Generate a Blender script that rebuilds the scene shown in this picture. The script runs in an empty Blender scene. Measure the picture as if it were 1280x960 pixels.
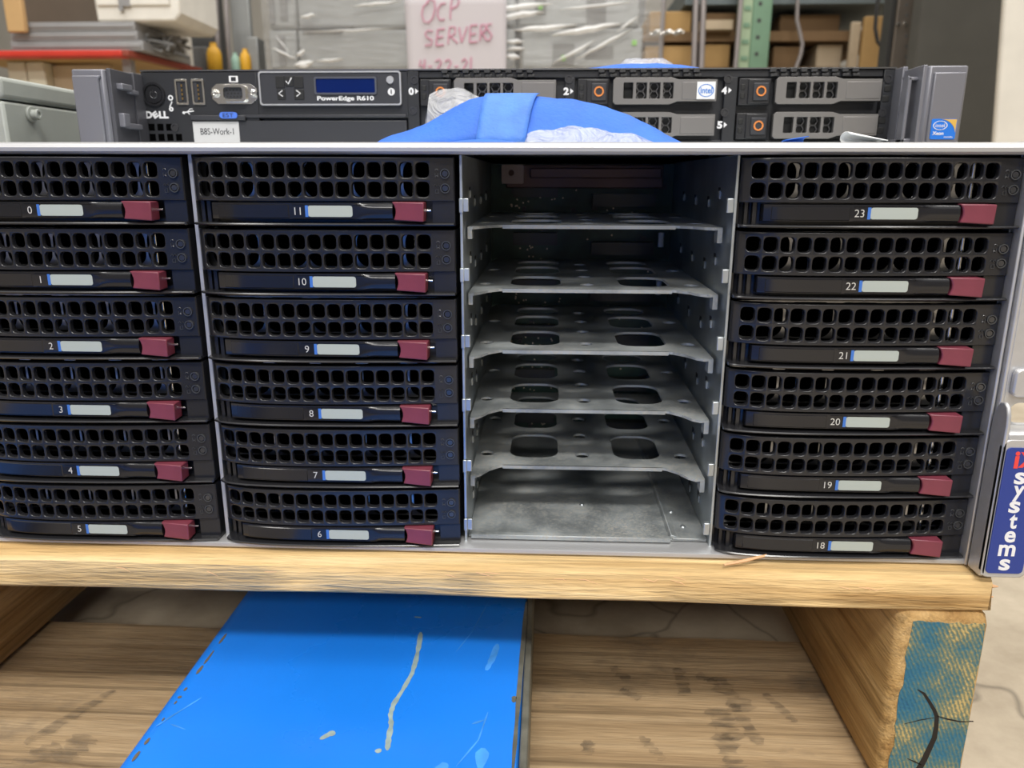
import bpy, bmesh, math, random
import numpy as np
from mathutils import Vector, Matrix
random.seed(7)
SC = bpy.context.scene
COL = SC.collection
ZOFF = 117.0            # height of the pallet-top datum above the warehouse floor, mm

# ------------------------------------------------------------------ camera model (mm, datum frame)
FPX, PITCH, YAW, ROLL = 961.0, .2613, -.0455, .0022
CAM = (34.5, -312.1, 160.3)
def cam_axes():
    cp, sp, cy, sy = math.cos(PITCH), math.sin(PITCH), math.cos(YAW), math.sin(YAW)
    f = Vector((sy*cp, cy*cp, -sp)); r = Vector((cy, -sy, 0)); u = r.cross(f)
    c, s = math.cos(ROLL), math.sin(ROLL)
    return r*c + u*s, -r*s + u*c, f
RT, UP, FW = cam_axes()
def at(px, py, Y):
    d = FW*FPX + RT*(px-640) - UP*(py-480)
    t = (Y-CAM[1])/d.y
    return CAM[0]+d.x*t, CAM[2]+d.z*t          # x, z on the plane y = Y

# ------------------------------------------------------------------ materials
def new_mat(name):
    m = bpy.data.materials.new(name); m.use_nodes = True
    nt = m.node_tree
    return m, nt, nt.nodes['Principled BSDF']
def mat(name, col, rough=.5, metal=0., spec=.5, noise=0., nscale=60., bump=0., bscale=300., coat=0., rnoise=0., stretch=(1, 1, 1)):
    m, nt, b = new_mat(name)
    b.inputs['Base Color'].default_value = (*col, 1)
    b.inputs['Roughness'].default_value = rough
    b.inputs['Metallic'].default_value = metal
    b.inputs['Specular IOR Level'].default_value = spec
    b.inputs['Coat Weight'].default_value = coat
    L = nt.links.new
    if noise or bump or rnoise:
        tc = nt.nodes.new('ShaderNodeTexCoord'); mp = nt.nodes.new('ShaderNodeMapping')
        mp.inputs['Scale'].default_value = stretch
        L(tc.outputs['Object'], mp.inputs['Vector'])
    if noise or rnoise:
        n = nt.nodes.new('ShaderNodeTexNoise'); n.inputs['Scale'].default_value = nscale; n.inputs['Detail'].default_value = 6
        L(mp.outputs[0], n.inputs['Vector'])
    if noise:
        mx = nt.nodes.new('ShaderNodeMix'); mx.data_type = 'RGBA'
        mx.inputs[6].default_value = (*[c*(1-noise) for c in col], 1)
        mx.inputs[7].default_value = (*[min(1, c*(1+noise)) for c in col], 1)
        rp = nt.nodes.new('ShaderNodeMapRange'); rp.inputs[1].default_value = .3; rp.inputs[2].default_value = .7
        L(n.outputs['Fac'], rp.inputs[0]); L(rp.outputs[0], mx.inputs[0]); L(mx.outputs[2], b.inputs['Base Color'])
    if rnoise:
        rr = nt.nodes.new('ShaderNodeMapRange')
        rr.inputs[1].default_value = .3; rr.inputs[2].default_value = .7
        rr.inputs[3].default_value = max(.02, rough-rnoise); rr.inputs[4].default_value = rough+rnoise
        L(n.outputs['Fac'], rr.inputs[0]); L(rr.outputs[0], b.inputs['Roughness'])
    if bump:
        n2 = nt.nodes.new('ShaderNodeTexNoise'); n2.inputs['Scale'].default_value = bscale; n2.inputs['Detail'].default_value = 4
        bp = nt.nodes.new('ShaderNodeBump'); bp.inputs['Strength'].default_value = bump; bp.inputs['Distance'].default_value = .001
        L(mp.outputs[0], n2.inputs['Vector']); L(n2.outputs['Fac'], bp.inputs['Height']); L(bp.outputs[0], b.inputs['Normal'])
    return m

def wood_mat(name, c_dark, c_mid, c_light, axis='x', gscale=1.0, stain=0., bump=.5, stain_col=(.05, .045, .04)):
    """sawn softwood: stretched grain lines along axis, fibres, and dirty patches"""
    m, nt, b = new_mat(name); L = nt.links.new; N = nt.nodes.new
    b.inputs['Roughness'].default_value = .75; b.inputs['Specular IOR Level'].default_value = .25
    tc = N('ShaderNodeTexCoord'); mp = N('ShaderNodeMapping'); L(tc.outputs['Object'], mp.inputs[0])
    s = {'x': (2.2, 55, 75), 'y': (45, 2.2, 75)}[axis]
    mp.inputs['Scale'].default_value = [v*gscale for v in s]
    g = N('ShaderNodeTexNoise'); g.inputs['Scale'].default_value = 1.5; g.inputs['Detail'].default_value = 5; g.inputs['Distortion'].default_value = .6
    L(mp.outputs[0], g.inputs[0])
    cr = N('ShaderNodeValToRGB'); e = cr.color_ramp.elements
    e[0].position = .28; e[0].color = (*c_dark, 1); e[1].position = .72; e[1].color = (*c_light, 1)
    k = e.new(.48); k.color = (*c_mid, 1)
    L(g.outputs['Fac'], cr.inputs[0])
    mp2 = N('ShaderNodeMapping'); L(tc.outputs['Object'], mp2.inputs[0])
    mp2.inputs['Scale'].default_value = {'x': (55, 700, 700), 'y': (700, 55, 700)}[axis]
    f = N('ShaderNodeTexNoise'); f.inputs['Scale'].default_value = 1.2; f.inputs['Detail'].default_value = 3; L(mp2.outputs[0], f.inputs[0])
    mx = N('ShaderNodeMix'); mx.data_type = 'RGBA'; mx.blend_type = 'MULTIPLY'; mx.inputs[0].default_value = .35
    rp = N('ShaderNodeMapRange'); rp.inputs[1].default_value = .3; rp.inputs[2].default_value = .7; rp.inputs[3].default_value = .55; rp.inputs[4].default_value = 1.2
    L(f.outputs['Fac'], rp.inputs[0]); L(cr.outputs[0], mx.inputs[6]); L(rp.outputs[0], mx.inputs[7])
    mp4 = N('ShaderNodeMapping'); L(tc.outputs['Object'], mp4.inputs[0])
    mp4.inputs['Scale'].default_value = {'x': (3.5, 230, 260), 'y': (230, 3.5, 260)}[axis]
    h = N('ShaderNodeTexNoise'); h.inputs['Scale'].default_value = 1.3; h.inputs['Detail'].default_value = 4; h.inputs['Distortion'].default_value = .4; L(mp4.outputs[0], h.inputs[0])
    hr = N('ShaderNodeMapRange'); hr.inputs[1].default_value = .52; hr.inputs[2].default_value = .68; hr.inputs[3].default_value = 1; hr.inputs[4].default_value = .52; L(h.outputs['Fac'], hr.inputs[0])
    mxh = N('ShaderNodeMix'); mxh.data_type = 'RGBA'; mxh.blend_type = 'MULTIPLY'; mxh.inputs[0].default_value = .75
    L(mx.outputs[2], mxh.inputs[6]); L(hr.outputs[0], mxh.inputs[7])
    out = mxh.outputs[2]
    if stain:
        sn = N('ShaderNodeTexNoise'); sn.inputs['Scale'].default_value = 1.0; sn.inputs['Detail'].default_value = 5; sn.inputs['Roughness'].default_value = .65
        mp3 = N('ShaderNodeMapping'); mp3.inputs['Scale'].default_value = {'x': (14, 26, 26), 'y': (26, 14, 26)}[axis]; mp3.inputs['Location'].default_value = (3.1, 1.7, 0)
        L(tc.outputs['Object'], mp3.inputs[0]); L(mp3.outputs[0], sn.inputs[0])
        sr = N('ShaderNodeMapRange'); sr.inputs[1].default_value = .53; sr.inputs[2].default_value = .72; sr.inputs[4].default_value = stain
        L(sn.outputs['Fac'], sr.inputs[0])
        m2 = N('ShaderNodeMix'); m2.data_type = 'RGBA'; m2.inputs[7].default_value = (*stain_col, 1)
        L(sr.outputs[0], m2.inputs[0]); L(out, m2.inputs[6]); out = m2.outputs[2]
    L(out, b.inputs['Base Color'])
    bp = N('ShaderNodeBump'); bp.inputs['Strength'].default_value = bump; bp.inputs['Distance'].default_value = .0012
    ad = N('ShaderNodeMath'); ad.operation = 'ADD'; L(f.outputs['Fac'], ad.inputs[0]); L(g.outputs['Fac'], ad.inputs[1])
    L(ad.outputs[0], bp.inputs['Height']); L(bp.outputs[0], b.inputs['Normal'])
    return m

def film_mat(name, clear=.7, rough=.08, tint=(.95, .96, .98), bump=.6, bscale=35., stretch=(1, 1, 1)):
    """thin clear plastic: part see-through, part glossy sheen"""
    m, nt, b = new_mat(name); L = nt.links.new; N = nt.nodes.new
    b.inputs['Base Color'].default_value = (*tint, 1); b.inputs['Roughness'].default_value = rough
    tr = N('ShaderNodeBsdfTransparent'); tr.inputs[0].default_value = (.97, .97, .97, 1)
    ms = N('ShaderNodeMixShader'); ms.inputs[0].default_value = 1-clear
    tc = N('ShaderNodeTexCoord'); mp = N('ShaderNodeMapping'); mp.inputs['Scale'].default_value = stretch
    L(tc.outputs['Object'], mp.inputs[0])
    n = N('ShaderNodeTexNoise'); n.inputs['Scale'].default_value = bscale; n.inputs['Detail'].default_value = 3; n.inputs['Distortion'].default_value = 1.2
    L(mp.outputs[0], n.inputs[0])
    bp = N('ShaderNodeBump'); bp.inputs['Strength'].default_value = bump; bp.inputs['Distance'].default_value = .01
    L(n.outputs['Fac'], bp.inputs['Height']); L(bp.outputs[0], b.inputs['Normal'])
    L(tr.outputs[0], ms.inputs[1]); L(b.outputs[0], ms.inputs[2])
    L(ms.outputs[0], nt.nodes['Material Output'].inputs['Surface'])
    return m

M = {}
M['black_gloss'] = mat('black gloss plastic', (.018, .018, .0205), .2, rnoise=.05, nscale=40)
M['black_lever'] = mat('black lever plastic', (.014, .014, .0165), .14)
M['black_matt'] = mat('black matt plastic', (.012, .012, .013), .5)
M['vent_black'] = mat('black vent tooth', (.05, .05, .052), .3)
M['black_soft'] = mat('soft black plastic', (.02, .02, .023), .38, bump=.1, bscale=1500)
M['charcoal'] = mat('charcoal plastic', (.036, .037, .044), .42)
M['screw_black'] = mat('black screw', (.07, .07, .075), .35, metal=.6)
M['dark_steel'] = mat('dark steel', (.22, .22, .23), .35, metal=1)
M['vent_metal'] = mat('stamped carrier metal', (.50, .50, .51), .32, metal=1)
M['rim_highlight'] = mat('rim highlight grey', (.055, .057, .06), .22)  # lighter than the bezel; edge highlights of rings and icons put into colour
M['maroon'] = mat('maroon plastic', (.19, .037, .058), .38, noise=.12, nscale=120)
M['sticker'] = mat('grey label', (.42, .46, .42), .6, spec=.2)
M['blue_stripe'] = mat('blue stripe', (.05, .17, .55), .5)
M['digit'] = mat('light print', (.62, .6, .56), .6)
M['white_print'] = mat('white print', (.8, .8, .82), .5)
M['lens'] = mat('smoky indicator lens', (.03, .03, .033), .12, coat=.5)
M['chrome'] = mat('bright metal', (.8, .79, .76), .2, metal=1)
M['silver'] = mat('brushed aluminium', (.54, .54, .55), .44, metal=.6, bump=.08, bscale=60, stretch=(1, 40, 40))
M['silver_paint'] = mat('silver paint', (.56, .56, .57), .36, metal=.55, noise=.05, nscale=200)
M['zinc'] = mat('zinc plated steel', (.50, .54, .56), .42, metal=.9, noise=.28, nscale=28, rnoise=.12, bump=.05, bscale=400)
M['zinc_dusty'] = mat('dusty zinc steel', (.36, .39, .40), .55, metal=.55, noise=.35, nscale=45, rnoise=.15, bump=.08, bscale=500)
def dusty(m):
    nt = m.node_tree; L = nt.links.new; N = nt.nodes.new; b = nt.nodes['Principled BSDF']; src = b.inputs['Base Color'].links[0].from_socket
    tc = N('ShaderNodeTexCoord'); n = N('ShaderNodeTexNoise'); n.inputs['Scale'].default_value = 22; n.inputs['Detail'].default_value = 9; n.inputs['Roughness'].default_value = .75
    n2 = N('ShaderNodeTexNoise'); n2.inputs['Scale'].default_value = 900; n2.inputs['Detail'].default_value = 2
    L(tc.outputs['Object'], n.inputs[0]); L(tc.outputs['Object'], n2.inputs[0])
    ml = N('ShaderNodeMath'); ml.operation = 'MULTIPLY'; L(n.outputs['Fac'], ml.inputs[0]); L(n2.outputs['Fac'], ml.inputs[1])
    r = N('ShaderNodeMapRange'); r.inputs[1].default_value = .22; r.inputs[2].default_value = .4; r.inputs[4].default_value = .75; L(ml.outputs[0], r.inputs[0])
    mx = N('ShaderNodeMix'); mx.data_type = 'RGBA'; mx.inputs[7].default_value = (.42, .39, .34, 1); L(r.outputs[0], mx.inputs[0]); L(src, mx.inputs[6]); L(mx.outputs[2], b.inputs['Base Color'])
    iv = N('ShaderNodeMath'); iv.operation = 'MULTIPLY_ADD'; iv.inputs[1].default_value = -.55; iv.inputs[2].default_value = .55; L(r.outputs[0], iv.inputs[0]); L(iv.outputs[0], b.inputs['Metallic'])
dusty(M['zinc_dusty'])
M['inner_dark'] = mat('dark inner steel', (.05, .05, .055), .6, metal=.5)
M['pcb'] = mat('green circuit board', (.012, .04, .025), .45, noise=.4, nscale=120)
M['component'] = mat('black component', (.02, .02, .02), .4)
M['solder'] = mat('solder dots', (.6, .5, .35), .4, metal=1)
M['rail_red'] = mat('reddish backplane rail', (.13, .075, .07), .45, metal=.4)
M['logo_blue'] = mat('deep blue label', (.02, .045, .26), .4)
M['logo_red'] = mat('red print', (.8, .06, .05), .5)
M['tape'] = mat('blue masking tape', (.022, .14, .62), .6, noise=.12, nscale=60, bump=.35, bscale=500)
M['tape_light'] = mat('doubled blue masking tape', (.065, .21, .68), .6, noise=.14, nscale=90, bump=.35, bscale=500)
M['bag'] = film_mat('clear bag', .62, .06, (.9, .9, .91), .9, 75)
M['paper'] = mat('white paper', (.82, .82, .82), .7)
M['fork_blue'] = mat('blue enamel', (.010, .20, .80), .32, noise=.08, nscale=12, rnoise=.08, bump=.05, bscale=40)
M['scratch'] = mat('bare scratch', (.27, .35, .34), .6, noise=.25, nscale=200)
M['scuff'] = mat('pale scuff', (.05, .27, .75), .5, noise=.3, nscale=100)
M['chip'] = mat('rust chip', (.12, .10, .07), .8)
M['fork_steel'] = mat('worn fork edge', (.19, .19, .16), .5, metal=.5, noise=.45, nscale=60)
M['rubber'] = mat('dark rubber', (.02, .02, .02), .7)
M['case_grey'] = mat('grey green painted steel', (.37, .39, .36), .45, noise=.04, nscale=80)
M['server_black'] = mat('server front black', (.022, .023, .027), .42)
M['server_grey'] = mat('server ear grey', (.22, .22, .25), .4, metal=.35)
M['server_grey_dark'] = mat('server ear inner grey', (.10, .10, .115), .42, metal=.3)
M['server_top'] = mat('server lid steel', (.5, .5, .5), .4, metal=.9)
M['carrier_grey'] = mat('drive bezel grey', (.22, .21, .205), .42, metal=.45)
M['screen'] = mat('navy screen', (.005, .012, .09), .12, coat=.4)
M['orange'] = mat('orange ring', (.75, .25, .06), .4)
M['usb_dark'] = mat('dark port', (.012, .012, .012), .5)
M['shade_black'] = mat('shaded hole black', (.002, .002, .002), .9, spec=0)  # black puts the shade inside vent holes and trays into the colour
M['gold'] = mat('gold contact', (.7, .45, .15), .3, metal=1)
M['tag_blue'] = mat('blue tag', (.08, .2, .75), .45)
M['sticker_blue'] = mat('sky blue badge', (.02, .19, .75), .4)
M['sticker_gold'] = mat('gold badge corner', (.72, .45, .10), .4)
M['badge_blue'] = mat('badge print blue', (.04, .2, .62), .5)
M['wood'] = wood_mat('sawn pine', (.46, .27, .10), (.74, .52, .25), (.86, .68, .40), 'x', 1.0, .14, .8, (.30, .19, .09))
M['wood_y'] = wood_mat('sawn pine stringer', (.33, .18, .06), (.50, .31, .12), (.66, .44, .20), 'y', 1.0, .25, .5, (.16, .09, .04))
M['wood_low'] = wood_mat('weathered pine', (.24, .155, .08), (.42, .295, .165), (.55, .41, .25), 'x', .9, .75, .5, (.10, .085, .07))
M['splinter'] = mat('pale splinter', (.72, .42, .22), .7)
M['crack'] = mat('dark crack', (.015, .01, .007), .9)

def end_grain():
    m, nt, b = new_mat('blue painted end grain'); L = nt.links.new; N = nt.nodes.new
    b.inputs['Roughness'].default_value = .7
    tc = N('ShaderNodeTexCoord'); mp = N('ShaderNodeMapping'); L(tc.outputs['Object'], mp.inputs[0])
    mp.inputs['Location'].default_value = (-.13, 0, .10)          # growth rings centred low on the left
    w = N('ShaderNodeTexWave'); w.wave_type = 'RINGS'; w.rings_direction = 'Y'; w.inputs['Scale'].default_value = 190
    w.inputs['Distortion'].default_value = 2.6; w.inputs['Detail'].default_value = 3; w.inputs['Detail Scale'].default_value = 2.
    L(mp.outputs[0], w.inputs[0])
    n = N('ShaderNodeTexNoise'); n.inputs['Scale'].default_value = 55; n.inputs['Detail'].default_value = 5; L(tc.outputs['Object'], n.inputs[0])
    n2 = N('ShaderNodeTexNoise'); n2.inputs['Scale'].default_value = 700; n2.inputs['Detail'].default_value = 2; L(tc.outputs['Object'], n2.inputs[0])
    sx = N('ShaderNodeSeparateXYZ'); L(tc.outputs['Object'], sx.inputs[0])
    gx = N('ShaderNodeMapRange'); gx.inputs[1].default_value = .187; gx.inputs[2].default_value = .222; gx.inputs[3].default_value = -.25; gx.inputs[4].default_value = .04
    L(sx.outputs[0], gx.inputs[0])
    a = N('ShaderNodeMath'); a.operation = 'MULTIPLY_ADD'; a.inputs[1].default_value = .13; L(w.outputs['Fac'], a.inputs[0]); L(n.outputs['Fac'], a.inputs[2])
    a2 = N('ShaderNodeMath'); a2.operation = 'MULTIPLY_ADD'; a2.inputs[1].default_value = .35; L(n2.outputs['Fac'], a2.inputs[0]); L(a.outputs[0], a2.inputs[2])
    a3 = N('ShaderNodeMath'); a3.operation = 'ADD'; L(a2.outputs[0], a3.inputs[0]); L(gx.outputs[0], a3.inputs[1])
    cr = N('ShaderNodeValToRGB'); e = cr.color_ramp.elements
    e[0].position = .42; e[0].color = (.012, .10, .21, 1); e[1].position = 1.0; e[1].color = (.52, .38, .15, 1)
    for p, c in ((.64, (.025, .14, .22, 1)), (.78, (.08, .16, .16, 1)), (.9, (.22, .22, .12, 1))):
        q = e.new(p); q.color = c
    L(a3.outputs[0], cr.inputs[0]); L(cr.outputs[0], b.inputs['Base Color'])
    bp = N('ShaderNodeBump'); bp.inputs['Strength'].default_value = .7; bp.inputs['Distance'].default_value = .0012
    L(a2.outputs[0], bp.inputs['Height']); L(bp.outputs[0], b.inputs['Normal'])
    return m
M['end_paint'] = end_grain()

def concrete(name, c1, c2):
    m, nt, b = new_mat(name); L = nt.links.new; N = nt.nodes.new
    b.inputs['Roughness'].default_value = .6
    tc = N('ShaderNodeTexCoord')
    n = N('ShaderNodeTexNoise'); n.inputs['Scale'].default_value = 14; n.inputs['Detail'].default_value = 8; n.inputs['Roughness'].default_value = .65; L(tc.outputs['Object'], n.inputs[0])
    cr = N('ShaderNodeValToRGB'); e = cr.color_ramp.elements
    e[0].position = .35; e[0].color = (*c1, 1); e[1].position = .7; e[1].color = (*c2, 1); L(n.outputs['Fac'], cr.inputs[0])
    v = N('ShaderNodeTexVoronoi'); v.feature = 'DISTANCE_TO_EDGE'; v.inputs['Scale'].default_value = 5
    nz = N('ShaderNodeTexNoise'); nz.inputs['Scale'].default_value = 12; L(tc.outputs['Object'], nz.inputs[0])
    av = N('ShaderNodeVectorMath'); av.operation = 'MULTIPLY_ADD'; av.inputs[1].default_value = (.12, .12, .12); L(nz.outputs['Color'], av.inputs[0]); L(tc.outputs['Object'], av.inputs[2]); L(av.outputs[0], v.inputs[0])
    mr = N('ShaderNodeMapRange'); mr.inputs[1].default_value = 0; mr.inputs[2].default_value = .012; mr.inputs[3].default_value = .55; mr.inputs[4].default_value = 1; L(v.outputs['Distance'], mr.inputs[0])
    mx = N('ShaderNodeMix'); mx.data_type = 'RGBA'; mx.blend_type = 'MULTIPLY'; mx.inputs[0].default_value = 1
    L(cr.outputs[0], mx.inputs[6]); L(mr.outputs[0], mx.inputs[7]); L(mx.outputs[2], b.inputs['Base Color'])
    return m
M['concrete'] = concrete('worn concrete', (.31, .255, .185), (.49, .42, .32))
M['wall'] = mat('painted warehouse wall', (.45, .43, .39), .8, noise=.05, nscale=3)

# ------------------------------------------------------------------ mesh building (all input in mm)
class MB:
    def __init__(s): s.v = []; s.f = []; s.m = []
    def add(s, vs, fs, m=0):
        o = len(s.v); s.v += [tuple(v) for v in vs]
        for f in fs: s.f.append(tuple(o+i for i in f)); s.m.append(m)
        return s
    def box(s, x0, x1, y0, y1, z0, z1, m=0):
        vs = [(x, y, z) for x in (x0, x1) for y in (y0, y1) for z in (z0, z1)]
        return s.add(vs, [(0, 1, 3, 2), (4, 6, 7, 5), (0, 4, 5, 1), (2, 3, 7, 6), (0, 2, 6, 4), (1, 5, 7, 3)], m)
    def prism(s, poly, ax, a, b, m=0):
        n = len(poly)
        def P(p, t): return {'y': (p[0], t, p[1]), 'x': (t, p[0], p[1]), 'z': (p[0], p[1], t)}[ax]
        vs = [P(p, a) for p in poly]+[P(p, b) for p in poly]
        fs = [tuple(range(n)), tuple(range(2*n-1, n-1, -1))]+[(i, i+n, (i+1) % n+n, (i+1) % n) for i in range(n)]
        return s.add(vs, fs, m)
    def cyl(s, c, ax, r, h, n=20, m=0, r2=None):
        """c = centre of the first cap, h = signed height along ax"""
        r2 = r if r2 is None else r2
        P = [(math.cos(2*math.pi*i/n), math.sin(2*math.pi*i/n)) for i in range(n)]
        def T(p, rr, t):
            a, b = p[0]*rr, p[1]*rr
            return {'y': (c[0]+a, c[1]+t, c[2]+b), 'x': (c[0]+t, c[1]+a, c[2]+b), 'z': (c[0]+a, c[1]+b, c[2]+t)}[ax]
        vs = [T(p, r, 0) for p in P]+[T(p, r2, h) for p in P]
        return s.add(vs, [tuple(range(n)), tuple(range(2*n-1, n-1, -1))]+[(i, i+n, (i+1) % n+n, (i+1) % n) for i in range(n)], m)
    def ring(s, c, ax, ro, ri, h, n=24, m=0):
        vs = []
        for r, t in ((ri, 0), (ro, 0), (ro, h), (ri, h)):
            for i in range(n):
                a, b = r*math.cos(2*math.pi*i/n), r*math.sin(2*math.pi*i/n)
                vs.append({'y': (c[0]+a, c[1]+t, c[2]+b), 'x': (c[0]+t, c[1]+a, c[2]+b), 'z': (c[0]+a, c[1]+b, c[2]+t)}[ax])
        fs = [(k*n+i, k*n+(i+1) % n, ((k+1) % 4)*n+(i+1) % n, ((k+1) % 4)*n+i) for k in range(4) for i in range(n)]
        return s.add(vs, fs, m)
    def tube(s, pts, r, n=8, m=0):
        pts = [Vector(p) for p in pts]; vs = []; k = len(pts); rs = r if isinstance(r, (list, tuple)) else [r]*k
        prev = None
        for i, p in enumerate(pts):
            t = (pts[min(i+1, k-1)]-pts[max(i-1, 0)]).normalized()
            if prev is None:
                a = Vector((0, 0, 1)) if abs(t.z) < .9 else Vector((1, 0, 0))
                u = t.cross(a).normalized()
            else: u = (prev-t*prev.dot(t)).normalized()
            prev = u; w = t.cross(u)
            for j in range(n):
                an = 2*math.pi*j/n; vs.append(p+(u*math.cos(an)+w*math.sin(an))*rs[i])
        fs = [(i*n+j, i*n+(j+1) % n, (i+1)*n+(j+1) % n, (i+1)*n+j) for i in range(k-1) for j in range(n)]
        fs += [tuple(range(n-1, -1, -1)), tuple((k-1)*n+j for j in range(n))]
        return s.add(vs, fs, m)
    def loft(s, rows, closed=False, caps=False, m=0):
        n = len(rows[0]); vs = [p for r in rows for p in r]
        e = n if closed else n-1
        fs = [(i*n+j, i*n+(j+1) % n, (i+1)*n+(j+1) % n, (i+1)*n+j) for i in range(len(rows)-1) for j in range(e)]
        if caps: fs += [tuple(range(n-1, -1, -1)), tuple((len(rows)-1)*n+j for j in range(n))]
        return s.add(vs, fs, m)
    def mesh(s, name, mats, origin=(0, 0, 0), weld=True):
        me = bpy.data.meshes.new(name)
        me.from_pydata([((v[0]-origin[0])*.001, (v[1]-origin[1])*.001, (v[2]-origin[2])*.001) for v in s.v], [], s.f)
        for k in mats: me.materials.append(M[k] if isinstance(k, str) else k)
        for p, i in zip(me.polygons, s.m): p.material_index = i
        bm = bmesh.new(); bm.from_mesh(me)
        if weld: bmesh.ops.remove_doubles(bm, verts=bm.verts, dist=1e-6)
        bmesh.ops.recalc_face_normals(bm, faces=bm.faces); bm.to_mesh(me); bm.free()
        return me

def origin_of(o): return tuple(o['_o']) if o is not None and '_o' in o else (0, 0, 0)
def obj(name, mb, mats, parent=None, bevel=0., smooth=None, origin=None, segs=2, weld=True):
    """one mesh object; coordinates in mm of the datum frame; parent: the thing or part it belongs to"""
    if isinstance(mats, str): mats = [mats]
    org = origin_of(parent) if parent is not None else (origin or (0, 0, 0))
    me = mb.mesh(name, mats, org, weld)
    o = bpy.data.objects.new(name, me); COL.objects.link(o)
    o['_o'] = org
    if parent is not None: o.parent = parent
    else: o.location = [c*.001 for c in org]
    if bevel:
        b = o.modifiers.new('edge', 'BEVEL'); b.width = bevel*.001; b.segments = segs; b.limit_method = 'ANGLE'; b.angle_limit = math.radians(40)
        b.harden_normals = False
    if smooth or bevel:
        for p in me.polygons: p.use_smooth = True
        me.set_sharp_from_angle(angle=math.radians(smooth or 35))
    return o
def tag(o, label, cat, group=None, kind=None):
    o['label'] = label; o['category'] = cat
    if group: o['group'] = group
    if kind: o['kind'] = kind
    return o
def thing(name, label, cat, origin, group=None):
    o = bpy.data.objects.new(name, None); COL.objects.link(o); o.empty_display_size = .02
    o.location = [c*.001 for c in origin]; o['_o'] = origin
    return tag(o, label, cat, group)
def structure(name, mb, mats, **k):
    o = obj(name, mb, mats, **k); o['kind'] = 'structure'; return o

def curve_mesh(splines, depth, bev=0.):
    """filled outline (holes allowed) in its own xy plane, extruded; returns verts, faces"""
    cu = bpy.data.curves.new('tmp', 'CURVE'); cu.dimensions = '2D'; cu.fill_mode = 'BOTH'; cu.extrude = depth/2; cu.bevel_depth = bev
    cu.bevel_resolution = 1
    for sp in splines:
        s = cu.splines.new('POLY'); s.points.add(len(sp)-1); s.use_cyclic_u = True
        for p, q in zip(s.points, sp): p.co = (q[0], q[1], 0, 1)
    return _eval(cu)
def _eval(cu):
    o = bpy.data.objects.new('tmp', cu); COL.objects.link(o)
    dg = bpy.context.evaluated_depsgraph_get(); dg.update()
    me = bpy.data.meshes.new_from_object(o.evaluated_get(dg))
    vs = [tuple(v.co) for v in me.vertices]; fs = [tuple(p.vertices) for p in me.polygons]
    bpy.data.objects.remove(o); bpy.data.curves.remove(cu); bpy.data.meshes.remove(me)
    return vs, fs
def plate(mb, splines, ax, a, b, m=0, bev=0.):
    """2D outlines with holes, extruded from a to b along ax"""
    vs, fs = curve_mesh(splines, abs(b-a)-2*bev, bev); c = (a+b)/2
    T = {'y': lambda v: (v[0], c+v[2], v[1]), 'z': lambda v: (v[0], v[1], c+v[2]), 'x': lambda v: (c+v[2], v[0], v[1])}[ax]
    return mb.add([T(v) for v in vs], fs, m)
def text(mb, s, cx, cz, y, h, w=None, m=0, bold=0., ext=.12, shear=0.):
    """lettering standing on the plane y, facing the viewer; h = height of the glyph box, w = its width"""
    cu = bpy.data.curves.new('tmp', 'FONT'); cu.body = s; cu.size = 1; cu.extrude = .01; cu.offset = bold; cu.shear = shear; cu.resolution_u = 4
    vs, fs = _eval(cu)
    xs = [v[0] for v in vs]; zs = [v[1] for v in vs]
    x0, x1, z0, z1 = min(xs), max(xs), min(zs), max(zs)
    k = h/(z1-z0); kx = k if w is None else w/(x1-x0)
    out = [(cx+(v[0]-(x0+x1)/2)*kx, y-(v[2]+.01)/.02*ext, cz+(v[1]-(z0+z1)/2)*k) for v in vs]
    return mb.add(out, fs, m)
def rrect(x0, x1, z0, z1, r, n=5):
    P = []
    for cx, cz, a0 in ((x1-r, z1-r, 0), (x0+r, z1-r, 90), (x0+r, z0+r, 180), (x1-r, z0+r, 270)):
        for i in range(n):
            a = math.radians(a0+90*i/(n-1)); P.append((cx+r*math.cos(a), cz+r*math.sin(a)))
    return P
def circ(cx, cz, r, n=20, rz=None):
    return [(cx+r*math.cos(2*math.pi*i/n), cz+(rz or r)*math.sin(2*math.pi*i/n)) for i in range(n)]

P = 107.5     # column pitch of the storage chassis
H = 27.5      # tray pitch
Z0 = 10.3     # height of the lowest tray's number

# ================================================================== SETTING
structure('floor', MB().box(-6000, 6000, -5000, 7000, -ZOFF-100, -ZOFF), 'concrete')
structure('wall_back', MB().box(-6000, 6000, 7000, 7100, -ZOFF, 4500), 'wall')
structure('wall_left', MB().box(-6100, -6000, -5000, 7100, -ZOFF, 4500), 'wall')
structure('wall_right', MB().box(6000, 6100, -5000, 7100, -ZOFF, 4500), 'wall')
structure('wall_front', MB().box(-6100, 6100, -5100, -5000, -ZOFF, 4500), 'wall')

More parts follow.
